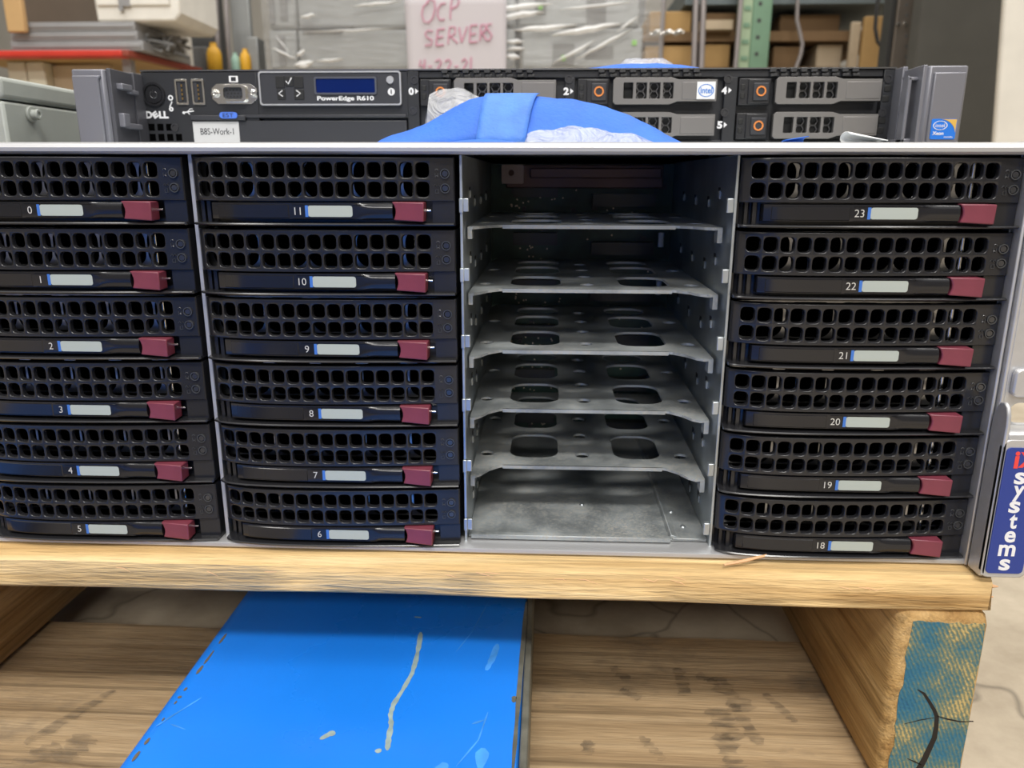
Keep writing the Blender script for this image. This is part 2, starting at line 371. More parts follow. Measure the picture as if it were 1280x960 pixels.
# ================================================================== PALLET
def plank(mb, x0, x1, y0, y1, z0, z1, wob=1.2, seed=0, step=18, ragged=0, m=0):
    """board with slightly wavy sawn edges"""
    rnd = random.Random(seed); n = max(2, int((x1-x0)/step)); rows = []
    ph = [rnd.uniform(0, 6.28) for _ in range(6)]
    for i in range(n+1):
        t = i/n; x = x0+(x1-x0)*t
        def w(k, a=1.): return wob*a*(math.sin(x*.013+ph[k])+.5*math.sin(x*.05+ph[(k+1) % 6])+rnd.uniform(-.3, .3))*.5
        e = ragged if i == n else 0
        c = 1.3
        rows.append([(x+rnd.uniform(-1, 1)*e, y0+w(0), z0+w(1, .4)+c), (x+rnd.uniform(-1, 1)*e, y0+w(0)+c, z0+w(1, .4)), (x, y1+w(2), z0+w(1, .4)),
                     (x, y1+w(2), z1+w(3, .15)), (x+rnd.uniform(-1, 1)*e, y0+w(0)+4.5, z1+w(3, .15)), (x+rnd.uniform(-1, 1)*e, y0+w(0)+1.0, z1-2.4+w(4, .4))])
    mb.loft(rows, closed=True, caps=True, m=m)
    return mb
pal = thing('wooden_pallet', 'light pine wooden pallet with a blue painted stringer end, under the silver storage server', 'pallet', (-280, 300, -ZOFF))
obj('deck_board', plank(MB(), -800, 221, -19, 76, -13.5, 1.3, 1.3, 3, ragged=2.5), 'wood', pal, smooth=50)
y = 172
for k in range(5):
    obj('deck_board', plank(MB(), -800, 221, y, y+112, -13.5, 1.3, 1.0, 10+k, 40), 'wood', pal, smooth=50)
    y += 152
def stringer(x0, x1, painted):
    mb = MB(); z0, z1 = -101, -13.6; yf, yb = -20, 1010
    pr = rrect(x0, x1, z0, z1, 5, 4)
    n = len(pr)
    cx, cz = (x0+x1)/2, (z0+z1)/2
    def sc(k): return [(cx+(p[0]-cx)*(1-k/((x1-x0)/2)), cz+(p[1]-cz)*(1-k/((z1-z0)/2))) for p in pr]
    rings = [[(p[0], yf, p[1]) for p in sc(3.0)], [(p[0], yf+1.2, p[1]) for p in sc(1.0)], [(p[0], yf+4, p[1]) for p in pr]]
    for i in range(1, 25): rings.append([(p[0], yf+4+(yb-yf-4)*i/24, p[1]) for p in pr])
    mb.loft(rings, closed=True)
    mb.add(rings[-1], [tuple(range(n))]); mb.add(rings[0], [tuple(range(n))])
    o = obj('stringer', mb, ['wood_y'], pal, smooth=40)
    if painted:
        # the painted end grain: a thin coat over the sawn end, stopping short of the worn edges
        q = MB(); z_a, z_b = z0+1, z1-4.6; pts = []
        rnd = random.Random(4)
        left = [(x0+5.2+rnd.uniform(-.7, .9), z_a+(z_b-z_a)*i/24) for i in range(25)]
        right = [(x1-2.2+rnd.uniform(-.4, .4), z_b-(z_b-z_a)*i/12) for i in range(13)]
        top = [(x0+5.5+(x1-x0-8)*i/14, z_b+rnd.uniform(-.7, .7)) for i in range(1, 14)]
        plate(q, [left+top+right], 'y', yf-.25, yf+.2)
        e = obj('painted_end', q, 'end_paint', o); e['label'] = 'blue green painted end grain with a dark split'
        ck = MB()
        def crack(pts, w0, w1):
            k = len(pts); a = []; b = []
            for i, (x, z) in enumerate(pts):
                j = min(i+1, k-1); i0 = max(i-1, 0); dx, dz = pts[j][0]-pts[i0][0], pts[j][1]-pts[i0][1]; l = math.hypot(dx, dz)
                w = (w0+(w1-w0)*i/(k-1))*(.35 if i in (0, k-1) else 1)
                a.append((x-dz/l*w, z+dx/l*w)); b.append((x+dz/l*w, z-dx/l*w))
            ck.prism(a+b[::-1], 'y', yf-.4, yf+.1)
        def pz(px, py): return at(px, py, yf-.3)
        crack([pz(*p) for p in ((1147, 862), (1155, 867), (1161, 876), (1168, 888), (1171, 896), (1170, 910), (1168, 922), (1162, 935), (1155, 950), (1146, 966), (1135, 985))], .45, 1.5)
        crack([pz(*p) for p in ((1171, 895), (1185, 899), (1200, 902), (1217, 902))], .35, .22)
        crack([pz(*p) for p in ((1168, 897), (1150, 900), (1130, 905))], .25, .1)
        crack([pz(*p) for p in ((1152, 956), (1143, 952), (1134, 948))], .45, .2)
        obj('split', ck, 'crack', o)['label'] = 'dark split in the end grain'
    return o
stringer(183.2, 221, True)
stringer(-301, -263, False)
stringer(-799, -762, False)
for yy, w in ((-22, 112), (440, 140), (890, 120)):
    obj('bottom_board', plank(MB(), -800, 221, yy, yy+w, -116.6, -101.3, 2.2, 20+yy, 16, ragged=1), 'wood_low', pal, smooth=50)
# dark tyre scuffs on the near bottom board
def smudge_mat():
    m, nt, b = new_mat('dark tyre scuff'); L = nt.links.new; N = nt.nodes.new
    b.inputs['Base Color'].default_value = (.085, .075, .065, 1); b.inputs['Roughness'].default_value = .8
    tr = N('ShaderNodeBsdfTransparent'); ms = N('ShaderNodeMixShader'); tc = N('ShaderNodeTexCoord'); mp = N('ShaderNodeMapping'); mp.inputs['Scale'].default_value = (40, 160, 160)
    n = N('ShaderNodeTexNoise'); n.inputs['Scale'].default_value = 2.2; n.inputs['Detail'].default_value = 5; mr = N('ShaderNodeMapRange')
    mr.inputs[1].default_value = .36; mr.inputs[2].default_value = .66; mr.inputs[4].default_value = .42
    L(tc.outputs['Object'], mp.inputs[0]); L(mp.outputs[0], n.inputs[0]); L(n.outputs['Fac'], mr.inputs[0]); L(mr.outputs[0], ms.inputs[0])
    L(tr.outputs[0], ms.inputs[1]); L(b.outputs[0], ms.inputs[2]); L(ms.outputs[0], nt.nodes['Material Output'].inputs['Surface'])
    return m
M['scuff_dark'] = smudge_mat()
rnd = random.Random(2)
def smear(px, py, L_, wd, ang):
    d = FW*FPX+RT*(px-640)-UP*(py-480); t = (-100.4-CAM[2])/d.z; x, y = CAM[0]+d.x*t, CAM[1]+d.y*t
    n = 17; a = []; b = []
    for i in range(n):
        s_ = (i/(n-1)-.5)*L_; w = wd*(.5+rnd.random()*.7)*(1 if 0 < i < n-1 else .5); off = rnd.uniform(-.2, .2)*wd
        ux, uy = math.cos(ang), math.sin(ang)
        a.append((x+ux*s_-uy*(w+off), y+uy*s_+ux*(w+off), -100.1)); b.append((x+ux*s_+uy*(w-off), y+uy*s_-ux*(w-off), -100.1))
    obj('tyre_scuff', MB().loft([[p, q] for p, q in zip(a, b)]), 'scuff_dark', pal)['label'] = 'dark grey tyre scuff'
for a in ((775, 842, 14, 3.2, 2.2), (788, 868, 12, 2.6, 2.6), (852, 852, 24, 3.6, 1.6), (885, 850, 14, 3.0, 2.4), (912, 868, 30, 6.5, 1.9), (905, 905, 24, 7.0, 1.7), (912, 940, 24, 6.4, 1.6),
          (932, 905, 30, 3.5, 1.8), (975, 885, 24, 2.4, 2.0), (815, 935, 18, 2.6, 2.1), (735, 935, 10, 3.4, 1.6), (90, 895, 46, 3.4, 1.1), (92, 935, 18, 7.4, 1.2), (40, 948, 24, 5.4, .9)):
    smear(*a)
sp = MB(); sp.tube([(*(lambda a: (a[0], -15.5, a[1]))(at(905, 706, -15.5)),), (*(lambda a: (a[0], -12.5, a[1]))(at(930, 701, -12.5)),), (*(lambda a: (a[0], -9.6, a[1]))(at(958, 694, -9.6)),)], [.5, .85, .6], 5)
obj('wood_splinter', sp, 'splinter', pal)['label'] = 'pale splinter lifting from the deck board'
rnd = random.Random(9)
for k in range(22):
    if k < 14:
        s0 = Vector((rnd.uniform(-190, 205), -20.2, rnd.uniform(-3, 0)))
        t_ = MB().tube([s0, s0+Vector((rnd.uniform(2, 5), -1.0, rnd.uniform(-1, .6))), s0+Vector((rnd.uniform(5, 9), -.6, rnd.uniform(-2.2, .6)))], [.12, .2, .06], 4)
    else:
        s0 = Vector((219.5, rnd.uniform(-17, -8), rnd.uniform(-12, 0)))
        t_ = MB().tube([s0, s0+Vector((rnd.uniform(2, 6), rnd.uniform(-2, 2), rnd.uniform(-.5, 1)))], [1.2, .3], 5)
    obj('torn_fibre', t_, 'splinter', pal)

# ================================================================== PALLET JACK
jack = thing('pallet_jack', 'blue pallet jack with its scratched fork pushed in under the wooden pallet', 'pallet jack', (-250, -700, -ZOFF))
def fork(x0, x1, marks):
    mb = MB(); zt = -50; r = 9
    prof = [(x0+.2, -95)]+[(x0+r-r*math.cos(math.radians(a)), zt-r+r*math.sin(math.radians(a))) for a in range(0, 91, 15)]
    prof += [(x1-2.5, zt), (x1-.8, zt-.6), (x1, zt-2.2), (x1, -95), (x1-5, -95), (x1-5, zt-6), (x0+5, zt-6), (x0+5, -95)]
    rows = []
    for y, k in ((-640, 0), (-400, 0), (0, 0), (420, 0), (500, 12), (535, 40)):
        rows.append([(p[0]+(k if p[0] < (x0+x1)/2 else -k), y, p[1]) for p in prof])
    mb.loft(rows, closed=True, caps=True)
    f = obj('fork', mb, ['fork_blue'], jack, smooth=40)
    if marks:
        f['label'] = 'scratched blue fork under the pallet'
        def W(px, py):
            d = FW*FPX+RT*(px-640)-UP*(py-480); t = (zt+.12-CAM[2])/d.z
            return CAM[0]+d.x*t, CAM[1]+d.y*t
        def strokes(lst, m, name, label):
            rn = random.Random(5)
            for pts, w in lst:
                q = MB()
                pp = [W(*p) for p in pts]; k = len(pp)
                # resample
                rs = []
                for i in range(k-1):
                    for j in range(4): rs.append((pp[i][0]+(pp[i+1][0]-pp[i][0])*j/4, pp[i][1]+(pp[i+1][1]-pp[i][1])*j/4))
                rs.append(pp[-1]); k = len(rs); a = []; b = []
                for i, (x, y) in enumerate(rs):
                    i0, i1 = max(0, i-1), min(k-1, i+1); dx, dy = rs[i1][0]-rs[i0][0], rs[i1][1]-rs[i0][1]; l = math.hypot(dx, dy) or 1
                    ww = w*(.75+.5*rn.random())*(.4 if i in (0, k-1) else 1)
                    a.append((x-dy/l*ww, y+dx/l*ww, zt+.12)); b.append((x+dy/l*ww, y-dx/l*ww, zt+.12))
                q.loft([[p, r_] for p, r_ in zip(a, b)])
                o = obj(name, q, m, f); o['label'] = label
        strokes([([(526, 790), (524, 805), (520, 825), (515, 842), (503, 863), (492, 880), (488, 893), (489, 906), (486, 922), (484, 938)], 1.0),
                 ([(419, 915), (411, 918), (400, 924)], 1.3), ([(518, 771), (527, 772)], .5), ([(472, 936), (474, 941)], 1.2)], 'scratch', 'paint_scratch', 'grey scratch through the blue paint')
        strokes([([(622, 805), (616, 822), (608, 838)], 1.3), ([(610, 890), (598, 925), (570, 958)], .35), ([(604, 935), (600, 960)], 2.2), ([(560, 955), (545, 962)], 2.0), ([(605, 900), (590, 905)], .5),
                 ([(612, 750), (590, 790), (570, 815)], .15), ([(252, 872), (218, 893), (195, 908)], .5), ([(213, 905), (232, 912)], .35)], 'scuff', 'paint_scuff', 'pale scuff on the blue paint')
        def edge(t): return 290+(135-290)*t, 750+(960-750)*t
        lst = []; rn = random.Random(8)
        for t0, t1, w in ((.2, .26, .9), (.3, .38, .9), (.39, .44, 1.4), (.52, .54, 1.2), (.57, .585, 1.4), (.6, .62, .7), (.7, .72, .5), (.82, .86, 1.0), (.9, .96, 1.3)):
            a, b = edge(t0), edge(t1); lst.append(([(a[0]+24, a[1]), (b[0]+24, b[1])], w*.6))
        strokes(lst, 'chip', 'paint_chip', 'worn chips along the rounded edge')
        strokes([([(658, 752), (650, 850), (641, 962)], .9), ([(643, 870), (642, 878)], 1.0)], 'fork_steel', 'worn_edge', 'bare steel along the right edge')
    return f
fork(-125, 26.2, True)
side = MB().box(26.4, 29.6, -640, 480, -95, -51.5)
obj('fork_flange', side, 'fork_steel', jack, bevel=.6)['label'] = 'grey worn steel flange'
fork(-545, -394, False)
b = MB(); b.prism(rrect(-560, 60, -60, 150, 40, 6), 'y', -700, -640); b.prism([(-420, 150), (-80, 150), (-160, 330), (-340, 330)], 'y', -690, -650)
obj('frame', b, 'fork_blue', jack, bevel=6)  # unseen frame, widened to put a blue reflection in the trays
b = MB().cyl((-250, -800, -60), 'z', 60, 330, 32); b.box(-330, -170, -860, -700, -80, -20)
obj('pump_housing', b, 'fork_blue', jack, bevel=4)
obj('handle', MB().tube([(-250, -810, 270), (-250, -870, 600), (-250, -960, 1000)], 18, 16), 'fork_blue', jack, smooth=60)
h = MB().tube([(-250, -955, 990), (-340, -965, 1040), (-350, -985, 1150), (-250, -1000, 1180), (-150, -985, 1150), (-160, -965, 1040), (-250, -955, 990)], 14, 12)
obj('handle_grip', h, 'rubber', jack, smooth=60)
for sx in (-330, -190):
    obj('steer_wheel', MB().cyl((sx, -820, -57), 'x', 60, 50, 32), 'rubber', jack, bevel=3)

# ================================================================== STORAGE CHASSIS
ch = thing('storage_server', 'silver rack storage server on the pallet, third column of bays empty', 'server', (0, 0, 2))
b = MB()
b.box(-218, 214, 0, 640, 172.4, 173.7); b.box(-218, 214, -1, 640, 2, 3.6); b.box(-218, -216.6, 0, 640, 2, 173.7); b.box(212.6, 214, -1, 640, 2, 173.7); b.box(-218, 214, 638, 640, 2, 173.7)
obj('case', b, 'zinc', ch)
rows = []
prof = [(2, 173.7), (-5, 173.65), (-7.4, 173.0), (-8.3, 171.6), (-8.2, 170.2), (-7.0, 169.3), (2, 169.2)]
obj('top_rail', MB().loft([[(x, p[0], p[1]) for p in prof] for x in (-218, -100, 0, 100, 216)], closed=True, caps=True), 'silver', ch, smooth=30)
b = MB().loft([[(x, p[0], p[1]) for p in ((4, 4.5), (-6.6, 4.5), (-7.6, 4.0), (-7.8, 2.6), (-7.2, 2.0), (4, 2.0))] for x in (-218, -100, 0, 100, 213)], closed=True, caps=True)
obj('bottom_rail', b, 'silver', ch, smooth=30)
for k in (-2, -1, 0, 1):
    b = MB().box(k*P-.6, k*P+.6, -.6, 168 if k in (0, 1) else 60, 3.6, 169.2)
    o = obj('divider', b, 'zinc', ch, bevel=.2, segs=1)
    if k < 0: obj('divider_edge', MB().box(k*P-.7, k*P+.7, -1.4, -.4, 3.6, 169.2), 'silver', o)
b = MB().box(212.7, 213.6, -1, 60, 3.8, 169)
obj('side_wall', b, 'silver', ch, bevel=.3)
obj('bulkhead', MB().box(-217, -.7, 60, 62, 3.6, 172).box(P+.7, 212, 60, 62, 3.6, 172), 'inner_dark', ch)

# --- empty bay: floor, shelves, clips, backplane
b = MB(); b.box(.7, P-.7, 3, 158, 4.6, 5.8); b.box(2, 90.5, .2, 3.2, 5.0, 7.2); b.box(91.6, P-.7, 2, 150, 5.8, 6.5)
b.prism([(90, 5.8), (94, 5.8), (94, 6.6), (91, 7.6)], 'y', 3.2, 150)
fl = obj('bay_floor', b, 'zinc_dusty', ch, bevel=.3, segs=1)
for x, yy in ((53, 38), (95, 30), (98, 14)):
    obj('rivet', MB().cyl((x, yy, 5.8 if x < 90 else 6.5), 'z', 1.3, .7, 14, r2=.9), 'zinc', fl, smooth=40)
def shelf_mesh():
    mb = MB()
    out = [(1.4, 9.5), (3.6, 9.2), (6, 12), (9, 18), (13.6, 22.4), (15, 23), (88.6, 23), (90.3, 22.4), (95, 18), (98.6, 12), (101.5, 9.6), (105.6, 10.5), (105.8, 140), (103, 150), (4, 150), (1.2, 140)]
    holes = []
    for y0, y1 in ((34, 68), (79, 112), (120, 140)):
        holes += [rrect(17.5, 40.8, y0, y1, 8, 6), rrect(67.6, 90, y0, y1, 8, 6)]
    for yy in (38, 67, 95, 122): holes.append(circ(52.5, yy, 3.4, 16))
    for yy in (39, 95): holes += [circ(6.6, yy, 3.2, 16), circ(99.6, yy, 3.4, 16)]
    plate(mb, [out]+holes, 'z', -1.1, 0)
    # front edge turned down a little, side legs
    mb.box(15, 88.6, 22.8, 23.6, -1.6, 0)
    mb.box(1.4, 3.2, 9.2, 15, -5.0, -.4); mb.box(103.6, 105.6, 10, 16, -6.2, -.4)
    return mb
base = None
for k in range(5):
    z = 31.5+27.4*k
    q = shelf_mesh(); q.v = [(v[0], v[1], v[2]+z) for v in q.v]
    s = obj('shelf', q, 'zinc_dusty', ch, weld=True)
for k in range(6):
    zc = Z0+H*k
    obj('clip', MB().box(.7, 3.0, -1.2, 1.2, zc-.3, zc+4.9).box(-.9, .8, -1.3, -.7, zc-.8, zc+4.9), 'zinc', ch, bevel=.35)
    obj('clip', MB().box(P-3.4, P-.7, -1.2, 1.4, zc-.4, zc+5.2), 'zinc', ch, bevel=.35)
# pressed tabs along the two bay walls
for sx, s in ((.6, 1), (P-.6, -1)):
    for k in range(6):
        zc = Z0+H*k
        for yy, dz in ((24, 6), (46, 2), (78, 2), (112, 3)):
            x0, x1 = sorted((sx, sx+s*1.0))
            tb = obj('wall_tab', MB().box(x0, x1, yy-1.3, yy+1.3, zc+dz-1.7, zc+dz+1.7), 'zinc_dusty', ch, bevel=.4)
            x0, x1 = sorted((sx, sx+s*.25)); obj('tab_slot', MB().box(x0, x1, yy+1.6, yy+5, zc+dz-2, zc+dz+3), 'inner_dark', tb)
bp = obj('backplane', MB().box(.8, P-.8, 152, 154, 5.8, 168.5), 'pcb', ch)
b = MB(); rnd = random.Random(11)
for k in range(6):
    zc = Z0+H*k
    b.box(60, 96, 144, 152, zc-3, zc+4); b.box(14, 40, 147, 152, zc+2, zc+9)
    for j in range(7): 
        x, z = rnd.uniform(6, 100), zc+rnd.uniform(-8, 14); b.box(x, x+rnd.uniform(2, 6), 150.5, 152, z, z+rnd.uniform(1.5, 4))
obj('connector', b, 'component', bp)
b = MB()
for j in range(190):
    x, z = rnd.uniform(6, 100), rnd.uniform(8, 165)
    if rnd.random() < .6: x = rnd.uniform(12, 38); z = Z0+H*rnd.randrange(6)+rnd.uniform(-6, 10)
    b.box(x, x+.7, 151.4, 152, z, z+.7)
obj('solder_joint', b, 'solder', bp)['kind'] = 'stuff'
b = MB().box(24, 98, 140, 146, 160.5, 166); b.box(10, 100, 146, 151, 155, 168)
obj('cross_rail', b, 'rail_red', ch, bevel=.6)['label'] = 'dull red cross rail at the back'
M['bracket_red'] = mat('dull bracket metal', (.24, .185, .175), .5, metal=.4)
b = MB(); plate(b, [rrect(9, 21, 157.5, 167.5, 1), circ(14.2, 163.2, 1.7)], 'y', 118, 122); b.ring((14.2, 118, 163.2), 'y', 2.6, 1.6, -.8)
obj('bracket', b, 'bracket_red', ch, bevel=.2)
obj('bracket_arm', MB().box(9, 10, 122, 152, 157.5, 167.5), 'zinc_dusty', ch)
for k in (4, 3):
    obj('light_post', MB().cyl((P-8, 140, Z0+H*k+2), 'z', 1.6, 8, 12), 'paper', ch, smooth=40)

# --- right ear with its name plate
b = MB()
b.box(212.9, 214.2, -8.6, 30, 2.2, 174.2); b.box(214.6, 216.2, -10.6, 2, 2.2, 174.2)
op = [rrect(219.2, 236, 66, 74.5, 4, 6)]
plate(b, [[(216.2, 2.2), (241, 2.2), (241, 174.2), (216.2, 174.2)]]+op, 'y', -10, -8)
ear = obj('ear', b, 'silver_paint', ch, bevel=.5)
b = MB(); b.prism(rrect(217.6, 232, 77.5, 89, 2.5, 5), 'y', -12.8, -10)
obj('latch', b, 'silver_paint', ear, bevel=.8)
b = MB()
finz = [(-10, 3), (-18.8, 3), (-20, 4.2), (-20, 68), (-19.5, 72.0), (-18.2, 75), (-16, 76.4), (-13.5, 75.8), (-11.5, 73.5), (-10, 69)]
b.prism(finz, 'x', 213.1, 214.8)
b.prism(rrect(213.1, 231, 3, 62.5, 3, 5), 'y', -20, -17.5)
b.box(229.5, 231, -18, -10, 4, 61)
b.prism([(-20, 62), (-19.4, 64.6), (-17.4, 65.8), (-11, 65.8), (-10, 64.5), (-10, 62)], 'x', 214.8, 231)
hd = obj('handle', b, 'silver_paint', ch, bevel=.5)
npz = obj('name_plate', MB().prism(rrect(214.6, 229.2, 5.2, 59.2, 1.8, 5), 'y', -20.5, -19.95), 'logo_blue', hd)
npz['label'] = 'deep blue plate with stacked white letters'
b = MB()
yl = -20.5
for c, px, py, h in (('s', 1275, 598, 5.0), ('y', 1273, 617, 6.6), ('s', 1268, 634, 5.0), ('t', 1266.5, 652, 6.2), ('e', 1262.5, 671, 5.0), ('m', 1258.5, 688, 5.0), ('s', 1255.5, 706, 5.0)):
    x, z = at(px, py, yl); text(b, c, x, z, yl, h, w={'m': 6.6, 't': 3.0}.get(c, 4.3), bold=.025)
x, z = at(1280, 575, yl); text(b, 'X', x+1.8, z, yl, 6.4, m=1, bold=.03)
x, z = at(1271, 575, yl); text(b, 'i', x, z, yl, 7.0, m=2, bold=.035)
x2, z2 = at(1278, 571, yl); 
obj('lettering', b, ['white_print', 'logo_red', 'logo_red'], hd)['label'] = 'stacked white and red lettering'

# ================================================================== DRIVE TRAYS
GU = np.arange(0, 108.01, .25)
_r = np.interp(GU, [0, .8, 2, 4, 8, 14, 22, 32, 45, 60, 75, 90, 108], [9.5, 8.0, 6.2, 4.7, 3.0, 1.5, .5, 0, .1, .75, 1.9, 3.4, 5.6])
kern = np.hanning(17); kern /= kern.sum()
_r2 = np.convolve(np.pad(_r, 8, mode='edge'), kern, 'valid'); _r2[:10] = _r[:10]
def rr(u): return float(np.interp(u, GU, _r2))
def yb(u): return -9.5+rr(u)
def ylv(u): return -9.2+(rr(u) if u < 33 else rr(u)*.08)
def ylip(u): return -11.0+rr(u)*.75
W0 = -5.7                       # bottom of a tray relative to its number
def bezel_mesh():
    mb = MB(); a, bz, rad = 2.45, 2.75, 1.55; N0 = 15; pit = 6.16; u0 = 3.72
    rows = ((15.55, 11.9, 19.1), (8.25, 4.6, 11.9))
    def pt(u, d, w): return (u, yb(u)+d, w)
    def hole(c, cz, g, d):
        P_ = []
        A, B, R_ = a+g, bz+g, rad+g*.6
        for sx, sz, a0 in ((1, 1, 0), (-1, 1, 90), (-1, -1, 180), (1, -1, 270)):
            for i in range(4):
                an = math.radians(a0+30*i); P_.append(pt(c+sx*(A-R_)+R_*math.cos(an), d, cz+sz*(B-R_)+R_*math.sin(an)))
        return P_
    for i in range(N0):
        c = u0+pit*(i+.5); L_, R_ = c-pit/2, c+pit/2
        for cz, wb, wt in rows:
            rings = [hole(c, cz, .42, 0), hole(c, cz, .30, .07), hole(c, cz, .17, .225), hole(c, cz, .07, .5), hole(c, cz, 0, 2.4)]
            for q in range(4): mb.loft([rings[q]+[rings[q][0]], rings[q+1]+[rings[q+1][0]]])
            h0 = rings[0]; out = []
            for k, (sx, sz) in enumerate(((1, 1), (-1, 1), (-1, -1), (1, -1))):
                cu, cw = (R_ if sx > 0 else L_), (wt if sz > 0 else wb)
                p0, p3 = h0[k*4], h0[k*4+3]
                if k % 2 == 0: s = (pt(cu, 0, p0[2]), pt(p3[0], 0, cw))
                else: s = (pt(p0[0], 0, cw), pt(cu, 0, p3[2]))
                out.append((s[0], pt(cu, 0, cw), s[1]))
            for k in range(4):
                q = h0[k*4:k*4+4]; s0, cc, s1 = out[k]
                mb.add([q[0], q[1], q[2], q[3], s0, cc, s1], [(0, 1, 5, 4), (1, 2, 5), (2, 3, 6, 5)])
                n0 = h0[(k*4+4) % 16]; t0 = out[(k+1) % 4][0]
                mb.add([q[3], n0, t0, s1], [(0, 1, 2, 3)])
    us_h = []
    for i in range(N0):
        c = u0+pit*(i+.5); us_h += [c-pit/2, c-(a+.42-(rad+.252)), c+(a+.42-(rad+.252))]
    us_h.append(u0+pit*N0)
    left = [1.0, 1.5, 2.1, 2.9]; right = [98, 100, 102, 104, 104.9]
    full = left+us_h+right
    strip = lambda us, ws: mb.loft([[pt(u, 0, w) for w in ws] for u in us])
    strip(full, (19.1, 20.0)); strip(full, (4.1, 4.6))
    ws = [4.6, 5.9, 8.25, 10.6, 11.9, 13.2, 15.5, 17.9, 19.1]
    strip(left+[u0], ws); strip([us_h[-1]]+right, ws)
    for w0_, sg in ((20.0, 1), (4.1, -1)):
        mb.loft([[pt(u, 0, w0_), pt(u, .08, w0_+.14*sg), pt(u, .2, w0_+.24*sg), pt(u, .37, w0_+.3*sg), pt(u, 4.5, w0_+.34*sg)] for u in full])
    # right end rounds back, left end too
    wsf = [3.8, 4.1]+ws+[20.0, 20.3]
    mb.loft([[pt(104.9, 0, w) for w in wsf], [(105.3, yb(104.9)+.5, w) for w in wsf], [(105.3, 14, w) for w in wsf]])
    mb.loft([[pt(1.0, 0, w) for w in wsf], [(.9, 2.5, w) for w in wsf], [(.9, 14, w) for w in wsf]])
    return mb
def carrier_mesh():
    mb = MB(); us = [1.0, 1.6, 2.5, 4, 6, 9, 13, 18, 24, 32, 40, 50, 60, 70, 80, 90, 98, 103, 105.2]
    mb.loft([[(u, 18, -4.5), (u, ylip(u)+1.3, -4.5), (u, ylip(u)+.4, -4.62), (u, ylip(u), -5.05), (u, ylip(u)+.35, -5.5), (u, ylip(u)+1.2, -5.7), (u, 18, -5.7)] for u in us], closed=True, caps=True)
    # wall behind the lever, right hand block, rear wall
    mb.loft([[(u, yb(u)+5.5, -4.5), (u, yb(u)+5.5, 3.9)] for u in us])
    mb.loft([[(u, yb(u)+5.5, 3.9), (u, yb(u)+.5, 3.9)] for u in us])
    mb.prism([(96.6, -9.5+rr(96)+1.2), (105.2, -9.5+rr(105)+.9), (105.2, 3), (96.6, 3)], 'z', -4.5, 3.8)
    mb.box(1, 105.2, 17, 18, -5.7, 20.3, 1)  # rear wall in black stands in for shade inside the tray
    mb.box(1, 1.9, 2, 18, -5.7, 4); mb.box(104.5, 105.3, -3, 18, -5.7, 3.9)
    # sill in front of the left post
    mb.box(3.2, 4.4, -2, 4, -4.5, 3.9); mb.box(6.0, 7.4, -3.4, 3, -4.5, 3.9)
    return mb
def vent_mesh():
    mb = MB(); hs = [rrect(4.1+20*i, 23.2+20*i, 4.8, 19.6, 4.6, 7) for i in range(5)]
    plate(mb, [[(2.2, 4.4), (103.8, 4.4), (103.8, 19.9), (2.2, 19.9)]]+[[(x, min(19.4, max(4.9, z))) for x, z in h] for h in hs], 'y', 2.6, 3.2)
    return mb
def lever_mesh():
    mb = MB(); us = [9, 9.4, 10.2, 11.5, 13, 16, 20, 25, 31, 38, 42, 47, 53, 60, 66, 68, 70, 72, 74.5, 77, 79, 80.5, 81.6]
    ws = [-3.25, -3.05, -2.4, -1.4, 0, 1.4, 2.4, 3.05, 3.25]
    rows = []
    for u in us:
        t = min(1, max(0, (u-67)/5)); t = t*t*(3-2*t)
        row = []
        for w in ws:
            k = abs(w)/3.25; edge = .5*max(0, (k-.9)/.1)**2
            row.append((u, ylv(u)+edge+t*1.1*k*k-t*.3+(1.6 if u < 9.2 else 0), w))
        rows.append([(u, ylv(u)+4.2, -3.25)]+row+[(u, ylv(u)+4.2, 3.25)])
    mb.loft(rows, closed=True, caps=True)
    # raised window panel at the left, and the label bed
    def pad(ua, ub, wa, wb, h):
        n = 8; uu = [ua+(ub-ua)*i/n for i in range(n+1)]
        mb.loft([[(u, ylv(u)+.1, wa), (u+(.3 if i == 0 else -.3 if i == n else 0), ylv(u)-h, wa+.3), (u+(.3 if i == 0 else -.3 if i == n else 0), ylv(u)-h, wb-.3), (u, ylv(u)+.1, wb)] for i, u in enumerate(uu)], caps=True)
    pad(12, 41, -2.8, 2.6, .3)
    for wa in (-2.75, 2.55):
        mb.loft([[(u, ylv(u)-.02, wa-.12), (u, ylv(u)-.25, wa), (u, ylv(u)-.02, wa+.12)] for u in (42.2, 47, 55, 62, 69.5)])
    return mb
def sticker_mesh():
    mb = MB()
    pr = rrect(48.5, 66.0, -2.15, 2.15, .9, 4)
    mb.add([(p[0], ylv(p[0])-.22, p[1]) for p in pr], [tuple(range(len(pr)))])
    mb.add([(u, ylv(u)-.24, w) for u, w in ((47.4, -2.2), (48.6, -2.2), (48.6, 2.2), (47.4, 2.2))], [(0, 1, 2, 3)], 1)
    return mb
def button_mesh():
    out = [(81.3, 3.6), (82.2, 2.4), (82.75, .8), (82.8, -.6), (82.4, -2.2), (81.9, -3.3), (93.9, -3.9), (94.1, 3.5)]
    mb = MB(); n = len(out)
    f = [(u, -9.0-(u-81)*.11, w) for u, w in out]
    bk = [(u, -3.5, w) for u, w in out]
    mb.add(f+bk, [tuple(range(n))]+[(i, i+n, (i+1) % n+n, (i+1) % n) for i in range(n)]+[tuple(range(2*n-1, n-1, -1))])
    return mb
